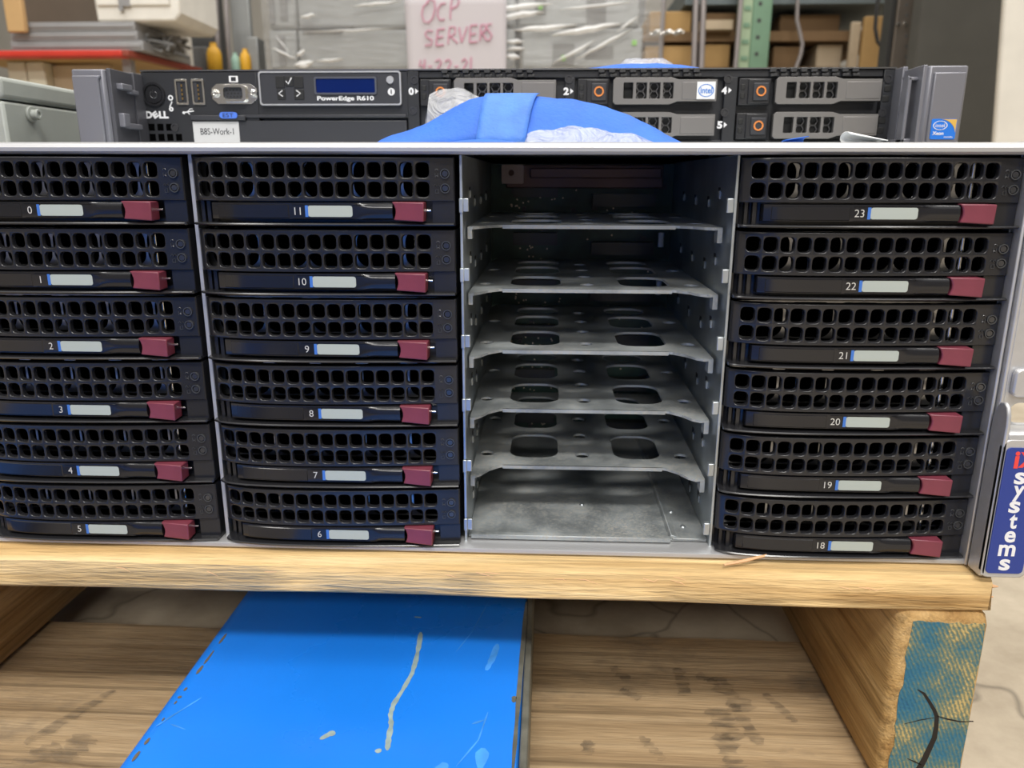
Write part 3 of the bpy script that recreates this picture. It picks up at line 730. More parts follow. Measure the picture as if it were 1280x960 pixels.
def icon_mesh():
    mb = MB(); y = yb(98.6)-.2
    for dz, pts in ((14.2, None), (8.6, None)):
        if dz > 10:
            for wz in (15.4, 12.9): mb.tube([(98.0, y, wz), (98.3, y-.05, wz+.5), (98.9, y-.05, wz+.5), (99.2, y, wz)], .16, 5)
            mb.tube([(98.0, y, 13.4), (98.0, y, 14.4)], .13, 5); mb.tube([(99.2, y, 13.4), (99.2, y, 14.4)], .13, 5)
        else:
            mb.tube([(97.4, y, 9.4), (98, y-.05, 10.2), (98.6, y-.05, 9.3), (99.2, y-.05, 10.2), (99.7, y, 9.4)], .16, 5)
            mb.tube([(98, y, 6.8), (98, y, 8.0), (99.1, y, 8.4), (99.2, y, 6.8), (98, y, 6.8)], .15, 5)
    return mb
me_b = bezel_mesh().mesh('bezel', ['black_gloss']); me_c = carrier_mesh().mesh('carrier_body', ['black_gloss', 'shade_black'])
me_v = vent_mesh().mesh('vent_plate', ['vent_metal']); me_l = lever_mesh().mesh('latch_lever', ['black_lever'])
me_s = sticker_mesh().mesh('label_sticker', ['sticker', 'blue_stripe']); me_r = button_mesh().mesh('release_button', ['maroon'])
me_i = icon_mesh().mesh('embossed_icon', ['rim_highlight'])
me_p = MB().cyl((94.0, -4.4, .2), 'x', .5, 2.0, 10).mesh('latch_pin', ['chrome'])
me_g = MB().cyl((88.9, .4, 4.2), 'z', .95, 15.6, 12).mesh('light_pipe', ['chrome'])
def lens_mesh(w):
    y = yb(101.8); q = MB(); q.ring((101.8, y-.75, w), 'y', 1.85, 1.5, 1.2, 28, 1); q.cyl((101.8, y-.1, w), 'y', 1.5, -.45, 28, r2=1.1)
    return q.mesh('indicator_lens', ['lens', 'rim_highlight'])
me_k = [lens_mesh(14.2), lens_mesh(8.7)]
for me, a in ((me_b, 29), (me_c, 35), (me_l, 40), (me_r, 30), (me_i, 60), (me_p, 40), (me_g, 40), (me_k[0], 40), (me_k[1], 40)):
    for p in me.polygons: p.use_smooth = True
    me.set_sharp_from_angle(angle=math.radians(a))
def child(name, me, parent):
    o = bpy.data.objects.new(name, me); COL.objects.link(o); o.parent = parent; return o
where = {0: 'at the top of the left column', 1: 'second from the top of the left column', 2: 'third from the top of the left column', 3: 'fourth from the top of the left column', 4: 'just above the lowest of the left column', 5: 'at the foot of the left column',
         11: 'top of the column left of the empty bay', 10: 'under tray 11', 9: 'between trays 10 and 8', 8: 'between trays 9 and 7', 7: 'right above tray 6', 6: 'foot of the column left of the empty bay',
         23: 'top of the column right of the empty bay', 22: 'under tray 23', 21: 'between trays 22 and 20', 20: 'between trays 21 and 19', 19: 'right above tray 18', 18: 'foot of the column right of the empty bay'}
for n in where:
    col = {0: -2, 1: -1, 3: 1}[n//6]; row = 5-n if n < 6 else n % 6
    ox, oz = col*P, Z0+H*row
    t = thing('drive_tray', 'black drive tray numbered %d, %s' % (n, where[n]), 'drive tray', (ox, 0, oz), 'hot swap drive trays in the storage server')
    child('carrier_body', me_c, t)
    bz = child('bezel', me_b, t)
    for k in me_k: child('indicator_lens', k, bz)
    child('embossed_icon', me_i, bz)
    child('vent_plate', me_v, t); child('light_pipe', me_g, t); child('latch_pin', me_p, t)
    lv = child('latch_lever', me_l, t)
    st = child('label_sticker', me_s, lv); st['label'] = 'grey label with a blue stripe'
    q = MB(); text(q, str(n), 44.4, 0, ylv(44.4)-.12, 2.8, bold=-.008, ext=.1)
    child('number', q.mesh('number', ['digit']), lv)['label'] = 'white printed number %d' % n
    rb = child('release_button', me_r, t); rb['label'] = 'maroon release button'
    bm_ = rb.modifiers.new('edge', 'BEVEL'); bm_.width = .00045; bm_.segments = 2; bm_.limit_method = 'ANGLE'; bm_.angle_limit = math.radians(35)

# ================================================================== SLIM SERVER ON TOP
F = 148.0
sv = thing('rack_server', 'slim black front rack server with grey ears lying on top of the silver storage server', 'server', (12, F, 173.7))
b = MB(); b.box(-199.5, 223.5, F+6, 790, 173.9, 219.3)
obj('case', b, 'server_top', sv, bevel=.4)
b = MB()
b.box(-199.5, 223.5, F+4, F+6.2, 174, 218.8)          # backing
b.box(-199.5, -132.5, F, F+4, 179, 218.6); b.box(-132.5, -46, F, F+4, 193.5, 218.6)
b.box(-46, -39.5, F, F+4, 175, 218.6); b.box(43, 48.5, F, F+4, 175, 215); b.box(131.5, 138.5, F, F+4, 175, 215); b.box(217.5, 223.5, F, F+4, 175, 218.6)
b.box(-39.5, 217.5, F+1, F+4, 214.8, 218.6); b.box(-39.5, 217.5, F+1, F+4, 174, 181.5)
b.box(-199.5, 223.5, F+.5, F+4, 174, 178.5)
pan = obj('front_panel', b, 'server_black', sv, bevel=.4)
# slot for the information tag
b = MB().box(-172, -47, F-.3, F+1.5, 174.5, 192.2); b.box(-143, -47, F-1.4, F+1, 193.6, 195.4); b.box(-172, -140, F-2.2, F+1, 192.2, 195.0)
obj('tag_slot', b, 'charcoal', sv, bevel=.4)
obj('tag_pill', MB().prism(rrect(-154.5, -144.2, 193.2, 196.6, 1.6, 5), 'y', F-3.0, F-2.1), 'tag_blue', sv)['label'] = 'small blue pull tag'
b = MB(); text(b, 'EST', -149.4, 194.9, F-3.0, 2.1, 6.2); obj('tag_lettering', b, 'server_black', sv)
M['label_white'] = mat('label white', (.6, .6, .61), .6)
st = obj('paper_label', MB().box(-171.6, -144.6, F-.75, F-.35, 176, 191.6), 'label_white', sv); st['label'] = 'white label with a printed name'
b = MB(); text(b, 'B8S-Work-1', -157.6, 186.2, F-.75, 3.6, 19.5); obj('label_lettering', b, 'charcoal', st)
# ventilation squares
b = MB()
for r_, zz in ((0, 188.6), (1, 183.0)):
    for k in range(4 if r_ else 3): obj('vent_hole', MB().box(-198.2+5.2*k, -194.6+5.2*k, F-.06, F+2, zz-1.9, zz+1.9), 'shade_black', pan)
def screw(x, z, r=2.3, parent=None):
    q = MB().ring((x, F-.5, z), 'y', r, r*.62, 1.2, 20); q.cyl((x, F+.1, z), 'y', r*.62, -.3, 6)
    return obj('screw', q, 'screw_black', parent or sv, smooth=40)
screw(-182.6, 188.5)
for x, z in ((-41.9, 213.8), (-43.2, 197.5), (45.0, 213.9), (133, 213.8), (132.4, 196.2), (220, 213.6), (218.9, 196)): screw(x, z)
b = MB().ring((-192.8, F-1.2, 206.5), 'y', 6.6, 5.3, 1.4, 32); pb = obj('power_button', b, 'black_gloss', sv, smooth=40)
obj('button_face', MB().cyl((-192.8, F+.2, 206.5), 'y', 5.2, -.9, 32, r2=4.8), 'black_gloss', pb, smooth=40)
b = MB(); b.tube([(-192.8+2*math.sin(a), F-.85, 206.3+2*math.cos(a)) for a in [math.radians(35+290*i/14) for i in range(15)]], .3, 5); b.tube([(-192.8, F-.85, 207), (-192.8, F-.85, 209)], .3, 5)
obj('power_symbol', b, 'screw_black', pb)
b = MB(); b.ring((-183.3, F-.3, 204.6), 'y', 1.5, .8, .5, 16); b.tube([(-184.4, F-.2, 199.5), (-182.6, F-.2, 202.6)], .35, 5); b.ring((-183.6, F-.3, 198.5), 'y', 1.3, .5, .5, 12)
for x in (-173.4,):
    b.tube([(x-3, F-.15, 196.6), (x+3, F-.15, 197.4)], .35, 5); b.tube([(x-1, F-.15, 196.9), (x+1, F-.15, 198.6), (x+2.4, F-.15, 198.6)], .25, 5); b.tube([(x-1, F-.15, 196.9), (x+.5, F-.15, 195.6)], .25, 5); b.cyl((x-3, F+.1, 196.5), 'y', .8, -.4, 10)
x = -145.6; b.prism(rrect(x-2.6, x+2.6, 212.9, 216.3, .3), 'y', F-.2, F+.1); 
obj('icon', b, 'white_print', pan)
obj('icon_screen', MB().box(-147.0, -144.2, F-.3, F, 213.5, 215.7), 'server_black', pan)
for k, (x0, x1) in enumerate(((-181, -171.5), (-171.4, -161.9))):
    q = MB(); o_ = rrect(x0+1.1, x1-1.1, 200.8, 214.6, .8); plate(q, [o_, rrect(x0+2.1, x1-2.1, 201.9, 213.5, .4)], 'y', F-.9, F+3)
    u = obj('usb_port', q, 'chrome', sv, bevel=.2)
    obj('port_cavity', MB().box(x0+2.0, x1-2.0, F+.4, F+3, 201.8, 213.6), 'usb_dark', u)
    obj('tongue', MB().box(x0+2.5, x0+4.4, F-.6, F+2, 202.6, 212.8), 'charcoal', u)
    for j in range(4): obj('contact', MB().box(x0+4.3, x0+5.1, F-.4, F+1, 203.6+j*2.3, 204.9+j*2.3), 'gold', u)
# display connector
def dsub(x0, x1, z0, z1): return [(x0, z1), (x1, z1), (x1-1.6, z0), (x0+1.6, z0)]
q = MB(); plate(q, [rrect(-152.8, -138.2, 202.2, 211.4, 2.2, 5), rrect(-151.0, -140.0, 203.6, 210.0, 1.6, 5)], 'y', F-3.2, F+.5)
q.prism([(-158.6, 209.5), (-155.5, 212), (-136, 212), (-132.4, 209.5), (-132.4, 204), (-136, 201.2), (-155.5, 201.2), (-158.6, 204)], 'y', F-.8, F+.5)
vga = obj('display_port', q, 'chrome', sv, bevel=.3)
obj('port_insert', MB().prism(rrect(-151.2, -139.8, 203.4, 210.2, 1.6, 5), 'y', F-1.6, F), 'charcoal', vga)
q = MB()
for r_, zz in enumerate((208.6, 206.8, 205.0)):
    for j in range(5): q.cyl((-149.5+j*2.0+(.6 if r_ == 1 else 0), F-1.75, zz), 'y', .5, .3, 8)
obj('pin_hole', q, 'usb_dark', vga)
for x in (-156.4, -134.4):
    q = MB().cyl((x, F-.6, 206.8), 'y', 2.4, -1.6, 6); q.ring((x, F-3.0, 206.8), 'y', 1.5, .8, 1.0, 16); obj('jack_screw', q, 'chrome', vga, bevel=.2)
# control panel
q = MB(); o_ = rrect(-130.4, -49.2, 200.2, 218.4, 1.6); plate(q, [o_, rrect(-129.6, -50.0, 201.0, 217.6, 1.2)], 'y', F-2.6, F-.2)
cp = obj('control_panel', MB().prism(rrect(-129.8, -49.8, 200.8, 217.9, 1.4), 'y', F-2.0, F), 'charcoal', sv, bevel=.3)
obj('panel_rim', q, 'silver_paint', cp)
q = MB(); o_ = rrect(-98.6, -63.0, 205.9, 215.4, 1.2); plate(q, [o_, rrect(-97.6, -64.0, 206.9, 214.4, .7)], 'y', F-2.8, F-1.9)
obj('screen_rim', q, 'dark_steel', cp)
obj('screen', MB().box(-97.7, -63.9, F-2.3, F-1.9, 206.8, 214.5), 'screen', cp)['label'] = 'dark navy display'
q = MB()
for x0, x1, z0, z1 in ((-120.6, -115.6, 209.6, 215.8), (-115.2, -110.6, 210.4, 215.8), (-110.2, -104.8, 209.6, 215.8), (-120.2, -115.6, 203.4, 208.9), (-110.4, -104.8, 203.4, 208.9)): obj('nav_button', MB().box(x0, x1, F-2.5, F-1.9, z0, z1), 'black_matt', cp, bevel=.25)
q = MB(); q.tube([(-114.6, F-2.6, 213.2), (-113.4, F-2.6, 211.6), (-111.2, F-2.6, 215.0)], .35, 5)
q.tube([(-117, F-2.6, 208.2), (-119.2, F-2.6, 206.6), (-117, F-2.6, 205.0)], .35, 5); q.tube([(-109, F-2.6, 208.2), (-106.8, F-2.6, 206.6), (-109, F-2.6, 205.0)], .35, 5)
text(q, 'PowerEdge R610', -81.2, 203.7, F-2.0, 3.2, 32.5, bold=.03)
q.ring((-54.9, F-2.2, 207.4), 'y', 2.0, .0, .3, 20)
obj('panel_lettering', q, 'white_print', cp)
q = MB(); text(q, 'i', -54.9, 207.4, F-2.25, 2.4, bold=.05, ext=.15); obj('info_mark', q, 'charcoal', cp)
obj('info_button', MB().cyl((-55.3, F-1.8, 213.6), 'y', 2.3, -1.3, 24, r2=2.0), 'silver_paint', cp, smooth=40)
q = MB()
text(q, 'D', -197.2, 195.4, F-.1, 4.0, 4.0, bold=.05); text(q, 'LL', -188.4, 195.4, F-.1, 4.0, 5.6, bold=.05)
e0 = len(q.v); text(q, 'E', -193.4, 195.4, F-.1, 3.4, 3.2, bold=.06)
for i in range(e0, len(q.v)):
    v = q.v[i]; dx, dz = v[0]+193.4, v[2]-195.4; a = math.radians(32); q.v[i] = (-193.4+dx*math.cos(a)-dz*math.sin(a), v[1], 195.4+dx*math.sin(a)+dz*math.cos(a))
obj('front_lettering', q, 'white_print', pan)
q = MB()
for c, x, z in (('0', -43.6, 207.8), ('2', 43.9, 207.6), ('4', 131.6, 207.8), ('5', 130.4, 189.6), ):
    text(q, c, x-.3, z, F-.1, 4.0, 3.0, bold=.05); q.prism([(x+2.0, z-1.5), (x+2.0, z+1.5), (x+3.8, z)], 'y', F-.25, F)
obj('bay_number', q, 'white_print', pan)
# notched vent along the top edge
q = MB()
for px0, px1 in ((552, 672), (748, 880), (962, 1078)):
    x0, _ = at(px0, 85, F); x1, _ = at(px1, 85, F); n = int((x1-x0)/5.4)
    for i in range(n):
        a = x0+(x1-x0)*i/n; obj('vent_tooth', MB().box(a, a+3.4, F-1.8, F+3, 217.2, 219.4).box(a+.6, a+4.4, F-1.0, F+2, 215.0, 216.6), 'vent_black', pan, bevel=.3)
for x, z in ((220.3, 208.6), (219.8, 203.2), (219.3, 191.8), (219, 186.6)):
    obj('lamp_window', MB().prism(rrect(x-1.9, x+1.9, z-1.7, z+1.7, .8), 'y', F-.3, F+1), 'usb_dark', sv, bevel=.3)
obj('lid_edge', MB().box(-199.5, 224, F-.4, F+10, 218.8, 219.6), 'dark_steel', sv)
# ears
def ear(s, x_in, x_out, xs0, xs1):
    a, b_ = sorted((x_in, x_out)); q = MB()
    q.prism([(a, 116), (a, F+6), (a+2 if s > 0 else a, F+6), (b_-2 if s < 0 else a+2, F+6), (b_, F+6), (b_, 116), (b_-1, 114.6), (a+1, 114.6)], 'z', 174.2, 215.9)
    e = obj('ear', q, 'server_grey', sv, bevel=.7)
    q = MB(); q.prism([(xs0, 174.4), (xs1, 174.4), (xs1, 211.0), (xs1-1.5*s if s < 0 else xs1, 212.6), (xs0, 212.6)], 'y', 113.0, 115)
    obj('release_latch', q, 'server_grey', e, bevel=.6)
    return e
el = ear(-1, -202.2, -220.6, -219.4, -205.2)
er = ear(1, 226.0, 246.2, 228.8, 244.6)
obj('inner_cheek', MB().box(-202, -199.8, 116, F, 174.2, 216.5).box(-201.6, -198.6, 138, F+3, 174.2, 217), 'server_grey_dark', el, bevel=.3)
obj('slide_latch', MB().box(-200.2, -196.4, 121, 131.5, 206.5, 209.6).box(-200.2, -197.4, 131, 140, 205.2, 207.4), 'server_grey', el, bevel=.5)
obj('slide_latch', MB().box(-200.2, -196.6, 119.5, 125.5, 187.0, 194.2).box(-200.2, -197, 125, 139, 186.5, 189.4), 'server_grey', el, bevel=.5)
obj('inner_cheek', MB().box(224.2, 226.2, 116, F, 174.2, 216.5).box(223.2, 225.8, 138, F+3, 174.2, 218.5), 'server_grey', er, bevel=.3)
q = MB(); q.box(219.4, 221.4, 121, 128, 178, 211.4); q.box(219.4, 224.6, 121, 128, 209.6, 211.4); q.box(219.4, 224.6, 121, 136, 176.5, 181)
obj('pull_bar', q, 'server_grey', er, bevel=.6)
q = MB(); q.prism(rrect(230.2, 242.8, 180.2, 190.2, .8), 'y', 112.6, 113)
bd = obj('badge', q, 'sticker_blue', er); bd['label'] = 'small blue and gold square badge'
q = MB(); q.prism([(242.6-8*(1-math.cos(a)) if False else 242.6, 190) if i == 0 else (234.6+8*math.cos(a), 182.2+7.8*math.sin(a)) for i, a in enumerate([0]+[math.radians(t) for t in range(90, 9, -8)])], 'y', 112.45, 112.6)
obj('badge_corner', q, 'sticker_gold', bd)
q = MB(); q.ring((234.6, 112.4, 187.0), 'y', 3.6, 3.2, .2, 28); q.v = [(v[0], v[1], 187.0+(v[2]-187.0)*.62) for v in q.v]
text(q, 'intel', 234.6, 187.0, 112.6, 1.8, 4.6); text(q, 'Xeon', 234.0, 183.2, 112.6, 1.7, 5.6, bold=.03); text(q, 'inside', 239.4, 181.4, 112.6, .9, 4.2)
obj('badge_lettering', q, 'white_print', bd)

# removable slim drives: a latch block with an orange ring, then a grey bezel with four windows
def slim_drive(label, dx, dz, logo=False):
    o = thing('slim_drive', label, 'drive', (50+dx, F, 200+dz), 'slim drives in the upper server')
    Z = lambda z: z+dz
    X = lambda x: x+dx
    q = MB(); q.box(X(50), X(67.6), F-.5, F+3.5, Z(200), Z(214.2)); q.box(X(55), X(67), F-1.5, F, Z(200.6), Z(213.6))
    l = obj('latch_block', q, 'black_soft', o, bevel=.5)
    obj('latch_button', MB().prism(rrect(X(57.6), X(66), Z(202.4), Z(211.6), .6), 'y', F-2.4, F-1.4), 'charcoal', l, bevel=.4)
    obj('ring', MB().ring((X(61.8), F-2.9, Z(207.2)), 'y', 2.7, 1.9, .7, 24), 'orange', l, smooth=40)['label'] = 'orange ring on the latch button'
    obj('lamp_window', MB().box(X(51), X(53.4), F-.8, F, Z(208), Z(211)).box(X(51), X(53.4), F-.8, F, Z(203.4), Z(206.4)), 'usb_dark', l, bevel=.3)
    q = MB()
    out = [(69.6, 201.6), (71, 200.3), (101, 200.3), (105.5, 201.9), (126.6, 201.9), (126.6, 213.2), (105.5, 213.2), (101.5, 214.4), (71, 214.4), (69.6, 213)]
    wins = [rrect(a, b_, 203.3, 211.8, .5, 3) for a, b_ in ((75.3, 80.6), (82.3, 88.2), (89.6, 95.6), (97.1, 102.8))]
    plate(q, [[(X(a), Z(c)) for a, c in w] for w in [out]+wins], 'y', F-3.4, F-.6)
    bz_ = obj('drive_bezel', q, 'carrier_grey', o, bevel=.4)
    q = MB(); q.box(X(107.5), X(125.8), F-3.7, F-3.2, Z(203.0), Z(211.9)); obj('label_field', q, 'carrier_grey', bz_, bevel=.3)
    obj('cavity', MB().box(X(70), X(126), F+2.6, F+3.4, Z(201), Z(213.8)), 'usb_dark', o)
    q = MB()
    for a in (85.2, 92.6, 99.9):
        for c in (205.4, 209.8): q.add([(v[0], v[1], v[2]) for v in MB().ring((X(a), F+.6, Z(c)), 'y', 2.7, 2.1, .5, 6).v], MB().ring((0, 0, 0), 'y', 1, .5, .5, 6).f)
    obj('honeycomb', q, 'dark_steel', o)
    if logo:
        s = obj('maker_label', MB().box(X(115.6), X(125.6), F-4.0, F-3.6, Z(202.9), Z(212)), 'paper', bz_); s['label'] = 'white label with a blue oval mark'
        q = MB(); q.ring((X(120.6), F-4.1, Z(207.4)), 'y', 4.3, 3.8, .2, 32); q.v = [(v[0], v[1], Z(207.4)+(v[2]-Z(207.4))*.78) for v in q.v]
        text(q, 'intel', X(120.7), Z(207.5), F-4.0, 3.2, 6.4, bold=.02); obj('maker_mark', q, 'badge_blue', bz_)
    return o
slim_drive('slim grey drive with a white oval logo label', 0, 0, True)
slim_drive('slim grey drive below the one with the white logo label, half behind blue tape', 0, -18.2)
slim_drive('slim grey drive at the upper right end of the slim server', 89.2, 0)
slim_drive('slim grey drive at the lower right end of the slim server', 89.2, -18.2)
slim_drive('slim grey drive behind the taped bag, left of the bay marked 2', -88.8, 0)

# ================================================================== TAPED BAGS, SCRAPS
def mound(x0, x1, top, yf, yk, ybk, z0, seed=0, wob=.6, n=40, fold=None):
    """a sheet drawn over a heap: outline top(x), front foot yf, ridge yk, back foot ybk"""
    rnd = random.Random(seed); rows = []; ph = [rnd.uniform(0, 6) for _ in range(8)]
    for i in range(n+1):
        x = x0+(x1-x0)*i/n; h = max(.25, top(x)-z0); row = []
        for j in range(13):
            t = j/12
            if t < .6: s = t/.6; yy = yf+(yk-yf)*s; zz = h*math.sin(s*math.pi/2)**.85
            else: s = (t-.6)/.4; yy = yk+(ybk-yk)*s; zz = h*math.cos(s*math.pi/2)**.9
            w = wob*min(1, h/6)*(math.sin(x*.21+ph[0]+t*5)+.6*math.sin(x*.47+ph[1]-t*9)+rnd.uniform(-.35, .35))*math.sin(math.pi*t)
            row.append((x, yy+w*.8, z0+zz+w*.4*(1 if t > .3 else .5)))
        rows.append(row)
    return MB().loft(rows)
def interp(pts):
    xs = [p[0] for p in pts]; zs = [p[1] for p in pts]
    return lambda x: float(np.interp(x, xs, zs))
TOPZ = 173.8
bg = obj('parts_bag', mound(-27, 74, interp([(-27, 174), (-25.2, 190), (-23.6, 200.5), (-10, 202.8), (0, 199.5), (6, 196.6), (35, 196.4), (55, 193.6), (69, 191.0), (71.5, 187), (74, 174)]), 66, 84, 110, TOPZ, 3, 1.7, 60), 'bag', smooth=25, origin=(20, 80, TOPZ))
tag(bg, 'crumpled clear plastic bag under the large piece of blue tape', 'plastic bag')
screws = MB(); rnd = random.Random(6)
tp = thing('tape_strip', 'wide blue masking tape stretched over a clear bag on the silver server', 'tape', (25, 50, TOPZ), 'strips of blue tape')
q = mound(-44.5, 98, interp([(-44.5, 175), (-42, 178.2), (-33, 181), (-23, 184.6), (-10, 191.5), (-2, 195.6), (5, 196.8), (30, 196.6), (45, 195.2), (60, 192.2), (70, 188.8), (80, 184), (92, 177.6), (98, 174)]), 38, 62, 78, TOPZ, 1, .55, 64)
o = obj('lower_layer', q, 'tape', tp, smooth=40); o.modifiers.new('gauge', 'SOLIDIFY').thickness = .0003
q = MB(); rows = []
for i in range(13):
    t = i/12; row = []
    for j in range(9):
        s = j/8; x = (2.5+s*21.5)+t*(3.5+s*2.5)+(.8*math.sin(j*2) if i == 0 else 0)
        a = t*math.pi/2; yy = 37.0+(61-37.0)*t; zz = 174.0+(23.4)*math.sin(a)**.85
        row.append((x, yy-.5+.3*math.sin(j*1.1+i*.6), zz+.5))
    rows.append(row)
q.loft(rows)
o = obj('cross_strip', q, 'tape_light', tp, smooth=40); o.modifiers.new('gauge', 'SOLIDIFY').thickness = .0003
o['label'] = 'short lighter strip crossing the wide tape'
bg2 = obj('bag_corner', mound(24, 80, interp([(24, 174), (25.5, 178.5), (30, 180.2), (45, 181), (58, 179.8), (69, 178.6), (74, 176.5), (80, 174)]), 17, 26, 35, TOPZ, 8, 1.3, 40), 'bag', smooth=25, origin=(50, 26, TOPZ))
tag(bg2, 'small crumpled clear bag lying in front of the blue tape behind the silver rail', 'plastic bag')
q = mound(-4.5, 22, interp([(-4.5, 173.9), (0, 174.6), (10, 175.2), (22, 174.1)]), -5, 2, 16, 173.8, 5, .3, 24)
o = tag(obj('tape_scrap', q, 'tape', smooth=40, origin=(8, 2, 173.8)), 'torn end of blue tape stuck on the front rail of the silver server', 'tape', 'strips of blue tape'); o.modifiers.new('gauge', 'SOLIDIFY').thickness = .0003
# second taped bag on the lid of the slim server
q = mound(44, 130, interp([(44, 219.8), (58, 222.4), (75, 224.6), (95, 225), (112, 223.6), (130, 219.8)]), F+4, F+24, F+52, 219.7, 12, .4, 30)
o = tag(obj('tape_strip', q, 'tape', smooth=40, origin=(85, F+34, 219.7)), 'blue tape lying over a bag on the lid of the slim server', 'tape', 'strips of blue tape'); o.modifiers.new('gauge', 'SOLIDIFY').thickness = .0003
q = mound(74, 112, interp([(74, 219.8), (75, 226), (80, 230), (102, 230.4), (108, 227), (112, 219.8)]), F+26, F+40, F+60, 219.7, 14, .5, 30)
o = tag(obj('parts_bag', q, 'bag', smooth=25, origin=(92, F+30, 219.7)), 'small clear bag taped on the lid of the slim server', 'plastic bag')
def roll(pts, r, name, label, m, cat):
    q = MB(); q.tube(pts, r, 10); o = obj(name, q, m, smooth=50, origin=(pts[0][0], pts[0][1], TOPZ)); return tag(o, label, cat)
q = MB(); rows = []
for i in range(9):
    t = i/8; x = 152+t*14
    rows.append([(x, 14+6*math.cos(a)-2*t, 173.9+(2.6-1.8*t)*(1+math.sin(a))*.9) for a in [math.radians(-80+j*32) for j in range(8)]])
q.loft(rows)
o = tag(obj('paper_tag', q, 'paper', smooth=40, origin=(158, 14, 173.8)), 'curled white paper tag on the silver rail in front of the right hand drives', 'tag'); o.modifiers.new('gauge', 'SOLIDIFY').thickness = .0004
q = MB(); q.loft([[(130+t*9, 20+math.cos(a)*5, 173.8+(1.6+t*1.2)*(1+math.sin(a))*.6) for a in [math.radians(-80+j*32) for j in range(7)]] for t in (0, .3, .6, 1)])
o = tag(obj('tape_curl', q, 'tape', smooth=40, origin=(134, 20, 173.8)), 'tiny blue tape curl beside the white paper tag', 'tape', 'strips of blue tape'); o.modifiers.new('gauge', 'SOLIDIFY').thickness = .0003

# ================================================================== GREY CASE AT THE LEFT
cs = thing('metal_case', 'grey green steel case with a lid seam and a knob, left of the slim server', 'case', (-350, 250, 2))
obj('body', MB().box(-470, -247.5, 96, 420, 2.2, 198.6), 'case_grey', cs, bevel=1.5)
obj('lid', MB().box(-471, -246.6, 95, 421, 199.4, 210.6), 'case_grey', cs, bevel=2.5, segs=3)
ky = None
d = FW*FPX+RT*(40-640)-UP*(143-480); t = (-246.5-CAM[0])/d.x; ky, kz = CAM[1]+d.y*t, CAM[2]+d.z*t
q = MB(); q.cyl((-247.6, ky, kz), 'x', 4.2, 1.6, 24); q.cyl((-246, ky, kz), 'x', 2.6, 3.0, 16, r2=2.2); q.ring((-243.6, ky, kz), 'x', 2.8, 1.2, 1.4, 20)
obj('knob', q, 'case_grey', cs, bevel=.3)

# ================================================================== WAREHOUSE BEHIND
G = lambda n, c, r=.6, me=0.: M.setdefault(n, mat(n, c, r, me, noise=.06, nscale=20))
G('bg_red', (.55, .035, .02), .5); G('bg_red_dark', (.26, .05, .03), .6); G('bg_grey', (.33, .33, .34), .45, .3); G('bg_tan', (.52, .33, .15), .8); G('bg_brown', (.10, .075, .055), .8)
G('bg_cream', (.60, .57, .45), .6); G('bg_white', (.74, .72, .67), .5); G('bg_dark', (.05, .05, .05), .6); G('bg_mid', (.16, .16, .16), .5); G('bg_yellow', (.78, .42, .03), .5)
G('bg_mint', (.32, .50, .42), .6); G('bg_green', (.17, .30, .20), .5); G('bg_green_light', (.36, .47, .31), .5); G('bg_server', (.30, .31, .31), .4, .4); G('bg_box', (.42, .26, .10), .8); G('bg_box_dark', (.17, .10, .045), .8)
G('bg_panel', (.095, .093, .085), .7); G('bg_offwhite', (.66, .63, .57), .6); G('bg_pole', (.33, .30, .30), .4, .4); G('bg_post', (.27, .235, .205), .4, .5); G('bg_slate', (.13, .16, .17), .6); G('bg_wood', (.50, .40, .28), .7)
G('bg_led', (.20, .55, .05), .5); G('bg_pink', (.40, .07, .12), .7)
FL = -ZOFF
def span(px0, px1, py0, py1, Y):
    pm, qm = (px0+px1)/2, (py0+py1)/2
    return at(px0, qm, Y)[0], at(px1, qm, Y)[0], at(pm, py1, Y)[1], at(pm, py0, Y)[1]
def bgbox(name, label, cat, px, py, Y, dep, m, z0=None, group=None, bevel=3, extra=None, rot=0):
    x0, x1, za, zb = span(*px, *py, Y)
    if z0 is not None: za = z0
    q = MB().box(x0, x1, Y, Y+dep, za, zb)
    if extra: extra(q, x0, x1, za, zb)
    o = obj(name, q, m if isinstance(m, list) else [m], bevel=bevel, origin=((x0+x1)/2, Y+dep/2, za))
    if rot:
        o.rotation_euler.z = math.radians(rot)
    return tag(o, label, cat, group)
def bgpart(name, parent, px, py, Y, dep, m, bevel=1):
    x0, x1, za, zb = span(*px, *py, Y); return obj(name, MB().box(x0, x1, Y, Y+dep, za, zb), m, parent, bevel=bevel)

# --- left: red shelf with flat servers, white machine
ys = 1500
zs1 = at(80, 62.5, ys)[1]; zs0 = at(80, 70.5, ys)[1]; xa, xb = at(-60, 66, ys)[0], at(152, 66, ys)[0]
xc = at(246, 84, 1800)[0]
rk = thing('storage_shelf', 'low storage shelf with a red front beam behind the grey case', 'shelf', ((xa+xb)/2, ys+300, FL))
obj('front_beam', MB().box(xa, xb, ys, ys+40, zs0, zs1), 'bg_red', rk, bevel=3)['label'] = 'bright red beam'
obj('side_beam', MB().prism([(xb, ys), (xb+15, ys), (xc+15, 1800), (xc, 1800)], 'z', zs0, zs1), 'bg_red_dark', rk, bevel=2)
obj('deck', MB().prism([(xa, ys+40), (xb, ys+40), (xc-4, 1790), (xa, 1790)], 'z', zs1-14, zs1-2), 'bg_box', rk)
for x, yy in ((xa+20, ys+5), (xb-14, ys+42), (xc-14, 1760), (xa+20, 1760)):
    obj('post', MB().box(x-10, x+10, yy, yy+20, FL, zs0), 'bg_grey', rk)
zt = zs1
